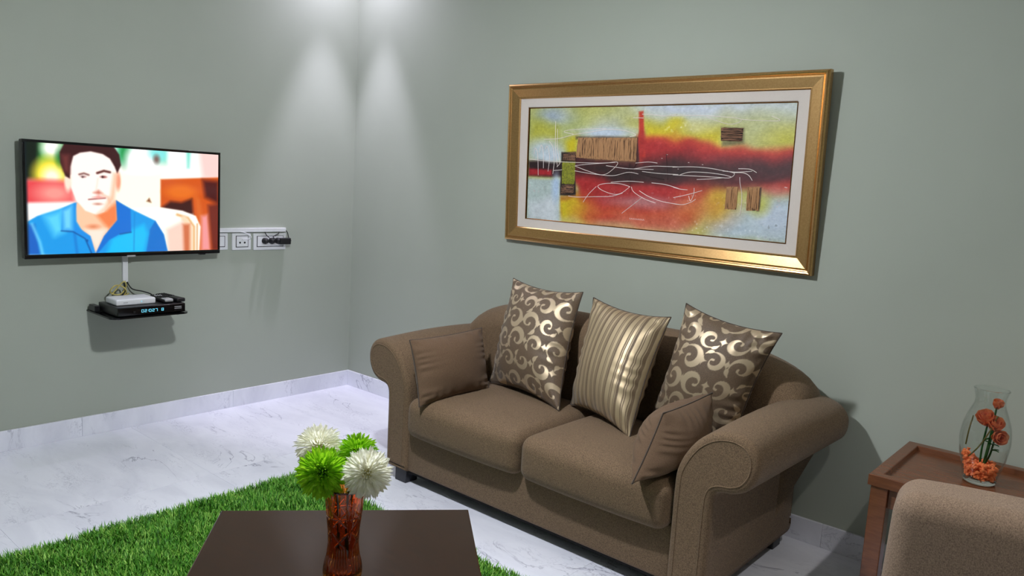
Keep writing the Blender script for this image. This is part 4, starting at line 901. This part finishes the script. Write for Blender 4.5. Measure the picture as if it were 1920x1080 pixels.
def rose(px, py, dy, R, label, seed, tilt, foot):
    c = at_y(px, py, G[1]+dy); r_ = np.random.default_rng(seed)
    hz = c[2]-G[2]; room = min(np.interp(hz+k, [p[1] for p in gp], [p[0] for p in gp]) for k in (-R, 0, R))-.004-1.12*R   # keep the bloom inside the glass
    off = c[:2]-G[:2]; rad_ = np.linalg.norm(off)
    if rad_ > max(room, .001): c[:2] = G[:2]+off*max(room, .001)/rad_
    ax = np.array(tilt, float); ax /= np.linalg.norm(ax)
    e = np.cross(ax, [.2, .9, .1]); e /= np.linalg.norm(e); g = np.cross(ax, e)
    root = empty('orange_flower', c, label, 'flower', 'orange flowers in the clear vase')
    R = R*1.15
    for lay, (npt, op, ln_) in enumerate(((3, .30, 1.0), (5, .62, 1.08), (6, 1.0, 1.0))):
        for k in range(npt):
            ph_ = 2*math.pi*k/npt+lay*.7+r_.normal()*.1; rad = math.cos(ph_)*e+math.sin(ph_)*g; sd = np.cross(ax, rad); V = []
            for v in np.linspace(0, 1, 6):
                o_ = R*(.10+op*math.sin(v*1.5)*.80); up_ = R*(-.75+ln_*1.7*v-.25*op*v*v); hw = R*.62*math.sin(math.pi*(.14+.72*v))**.7*(.55+.5*op)
                for u in np.linspace(-1, 1, 5): V.append(c+rad*(o_-R*.22*u*u*(1-op*.5))+ax*(up_+R*.05*math.sin(3*u+seed+k))+sd*hw*u)
            obj('petal', V, grid_faces(5, 6), M['rose'], root, True)
    V, F = lathe([(.1, -.75), (.3, -.6), (.35, -.45), (.1, -.3)], 10); V = V*R; V = c+V[:, :1]*e+V[:, 1:2]*g+V[:, 2:3]*ax; obj('calyx', V, F, M['stem'], root, True)
    ft = G+np.array(foot); obj('stem', *tube(catmull([ft, (ft+c)/2+np.array([.0, 0, -.008]), c-ax*R*.6], 8), .0028, 6), M['stem'], root, True)
    for k in range(2):
        b = ft*.45+c*.55; dr = np.array([r_.uniform(.3, 1), r_.uniform(-.6, .3), r_.uniform(.0, .7)]); dr /= np.linalg.norm(dr); sd = np.cross(dr, [0, .3, 1]); sd /= np.linalg.norm(sd); V = []
        for v in np.linspace(0, 1, 6):
            for u in (-1, 0, 1): V.append(b+dr*.026*v+sd*.008*u*math.sin(math.pi*(.06+.92*v))+np.array([0, 0, .003*(1-u*u)-.008*v*v]))
        obj('leaf', V, grid_faces(3, 6), M['stem'], root, True)
q8 = lambda x, y: (1760+x*.21304, 690+y*.21304)
rose(*q8(572, 335), -.005, .0155, 'closed orange flower bud, topmost in the clear vase', 1, (.25, -.2, 1), (.004, -.004, .05))
rose(*q8(420, 450), -.005, .025, 'orange flower on the left of the bunch in the clear vase', 2, (-.25, -.55, .8), (-.004, -.006, .05))
rose(*q8(535, 515), -.02, .0225, 'orange flower in the middle of the bunch in the clear vase', 3, (.3, -.6, .7), (.006, -.008, .05))
rose(*q8(540, 610), -.012, .0225, 'open orange flower, lowest in the clear vase', 4, (.5, -.7, .1), (.004, 0, .05))
for pts, lab in (([q8(215, 815), q8(340, 705), q8(440, 570), q8(505, 440)], 'long pale stem leaning across the clear vase'), ([q8(200, 660), q8(230, 530), q8(268, 410)], 'short pale stem along the left wall of the clear vase')):
    y_ = G[1]-.045 if len(pts) == 4 else G[1]-.005
    P = [at_y(*p, y_) for p in pts]
    if len(pts) == 4: P = [p+np.array([0, .028*(abs(i-1.4)/1.6), 0]) for i, p in enumerate(P)]
    else: P = [p+np.array([.012, 0, 0]) for p in P]
    o = obj('dry_stem', *tube(catmull(P, 8), .0021, 6), M['dry_stem'], None, True, loc=P[0]); tag(o, lab, 'stem')

# ================================================================== ARMCHAIR seen from behind
ac = empty('armchair', (3.92, -1.0, 0), 'beige chenille armchair seen from behind at the right edge', 'armchair')
yaw = math.radians(9.5); ca_, sa_ = math.cos(yaw), math.sin(yaw); o0 = at_z(1680, 880, .765)[:2]
def cl(V): V = np.asarray(V); return np.stack([o0[0]+V[:, 0]*ca_-V[:, 1]*sa_, o0[1]+V[:, 0]*sa_+V[:, 1]*ca_, V[:, 2]], -1)
def bulge(P, h):
    P = P.copy(); P[:, 1] += np.sign(P[:, 1])*.012*(1-(P[:, 0]/h[0])**2)*(1-(P[:, 2]/h[2])**2); P[:, 2] += np.where(P[:, 2] > 0, .010*(1-(P[:, 0]/h[0])**4), 0); P[:, 0] *= 1+.03*np.clip(-P[:, 2]/h[2], -1, 1); return P
CW = .78
def cpart(name, a, mat='chair', **kw): V, F = rbox(*a, **kw); return obj(name, cl(V), F, M[mat], ac, True)
cpart('backrest', (0, CW, -.165, 0, .10, .765), r=.045, k=5, m=12, fn=bulge)
cpart('seat_base', (.06, CW-.06, -.02, .48, .10, .28), r=.02)
cpart('seat_cushion', (.12, CW-.12, .0, .50, .28, .42), r=.04, k=4, m=6)
cpart('arm', (.03, .13, -.02, .46, .10, .50), r=.04, k=4, m=4); cpart('arm', (CW-.13, CW-.03, -.02, .46, .10, .50), r=.04, k=4, m=4)
for x in (.06, CW-.11):
    for y in (-.13, .40): cpart('foot', (x, x+.05, y, y+.05, 0, .11), 'foot', r=.004)
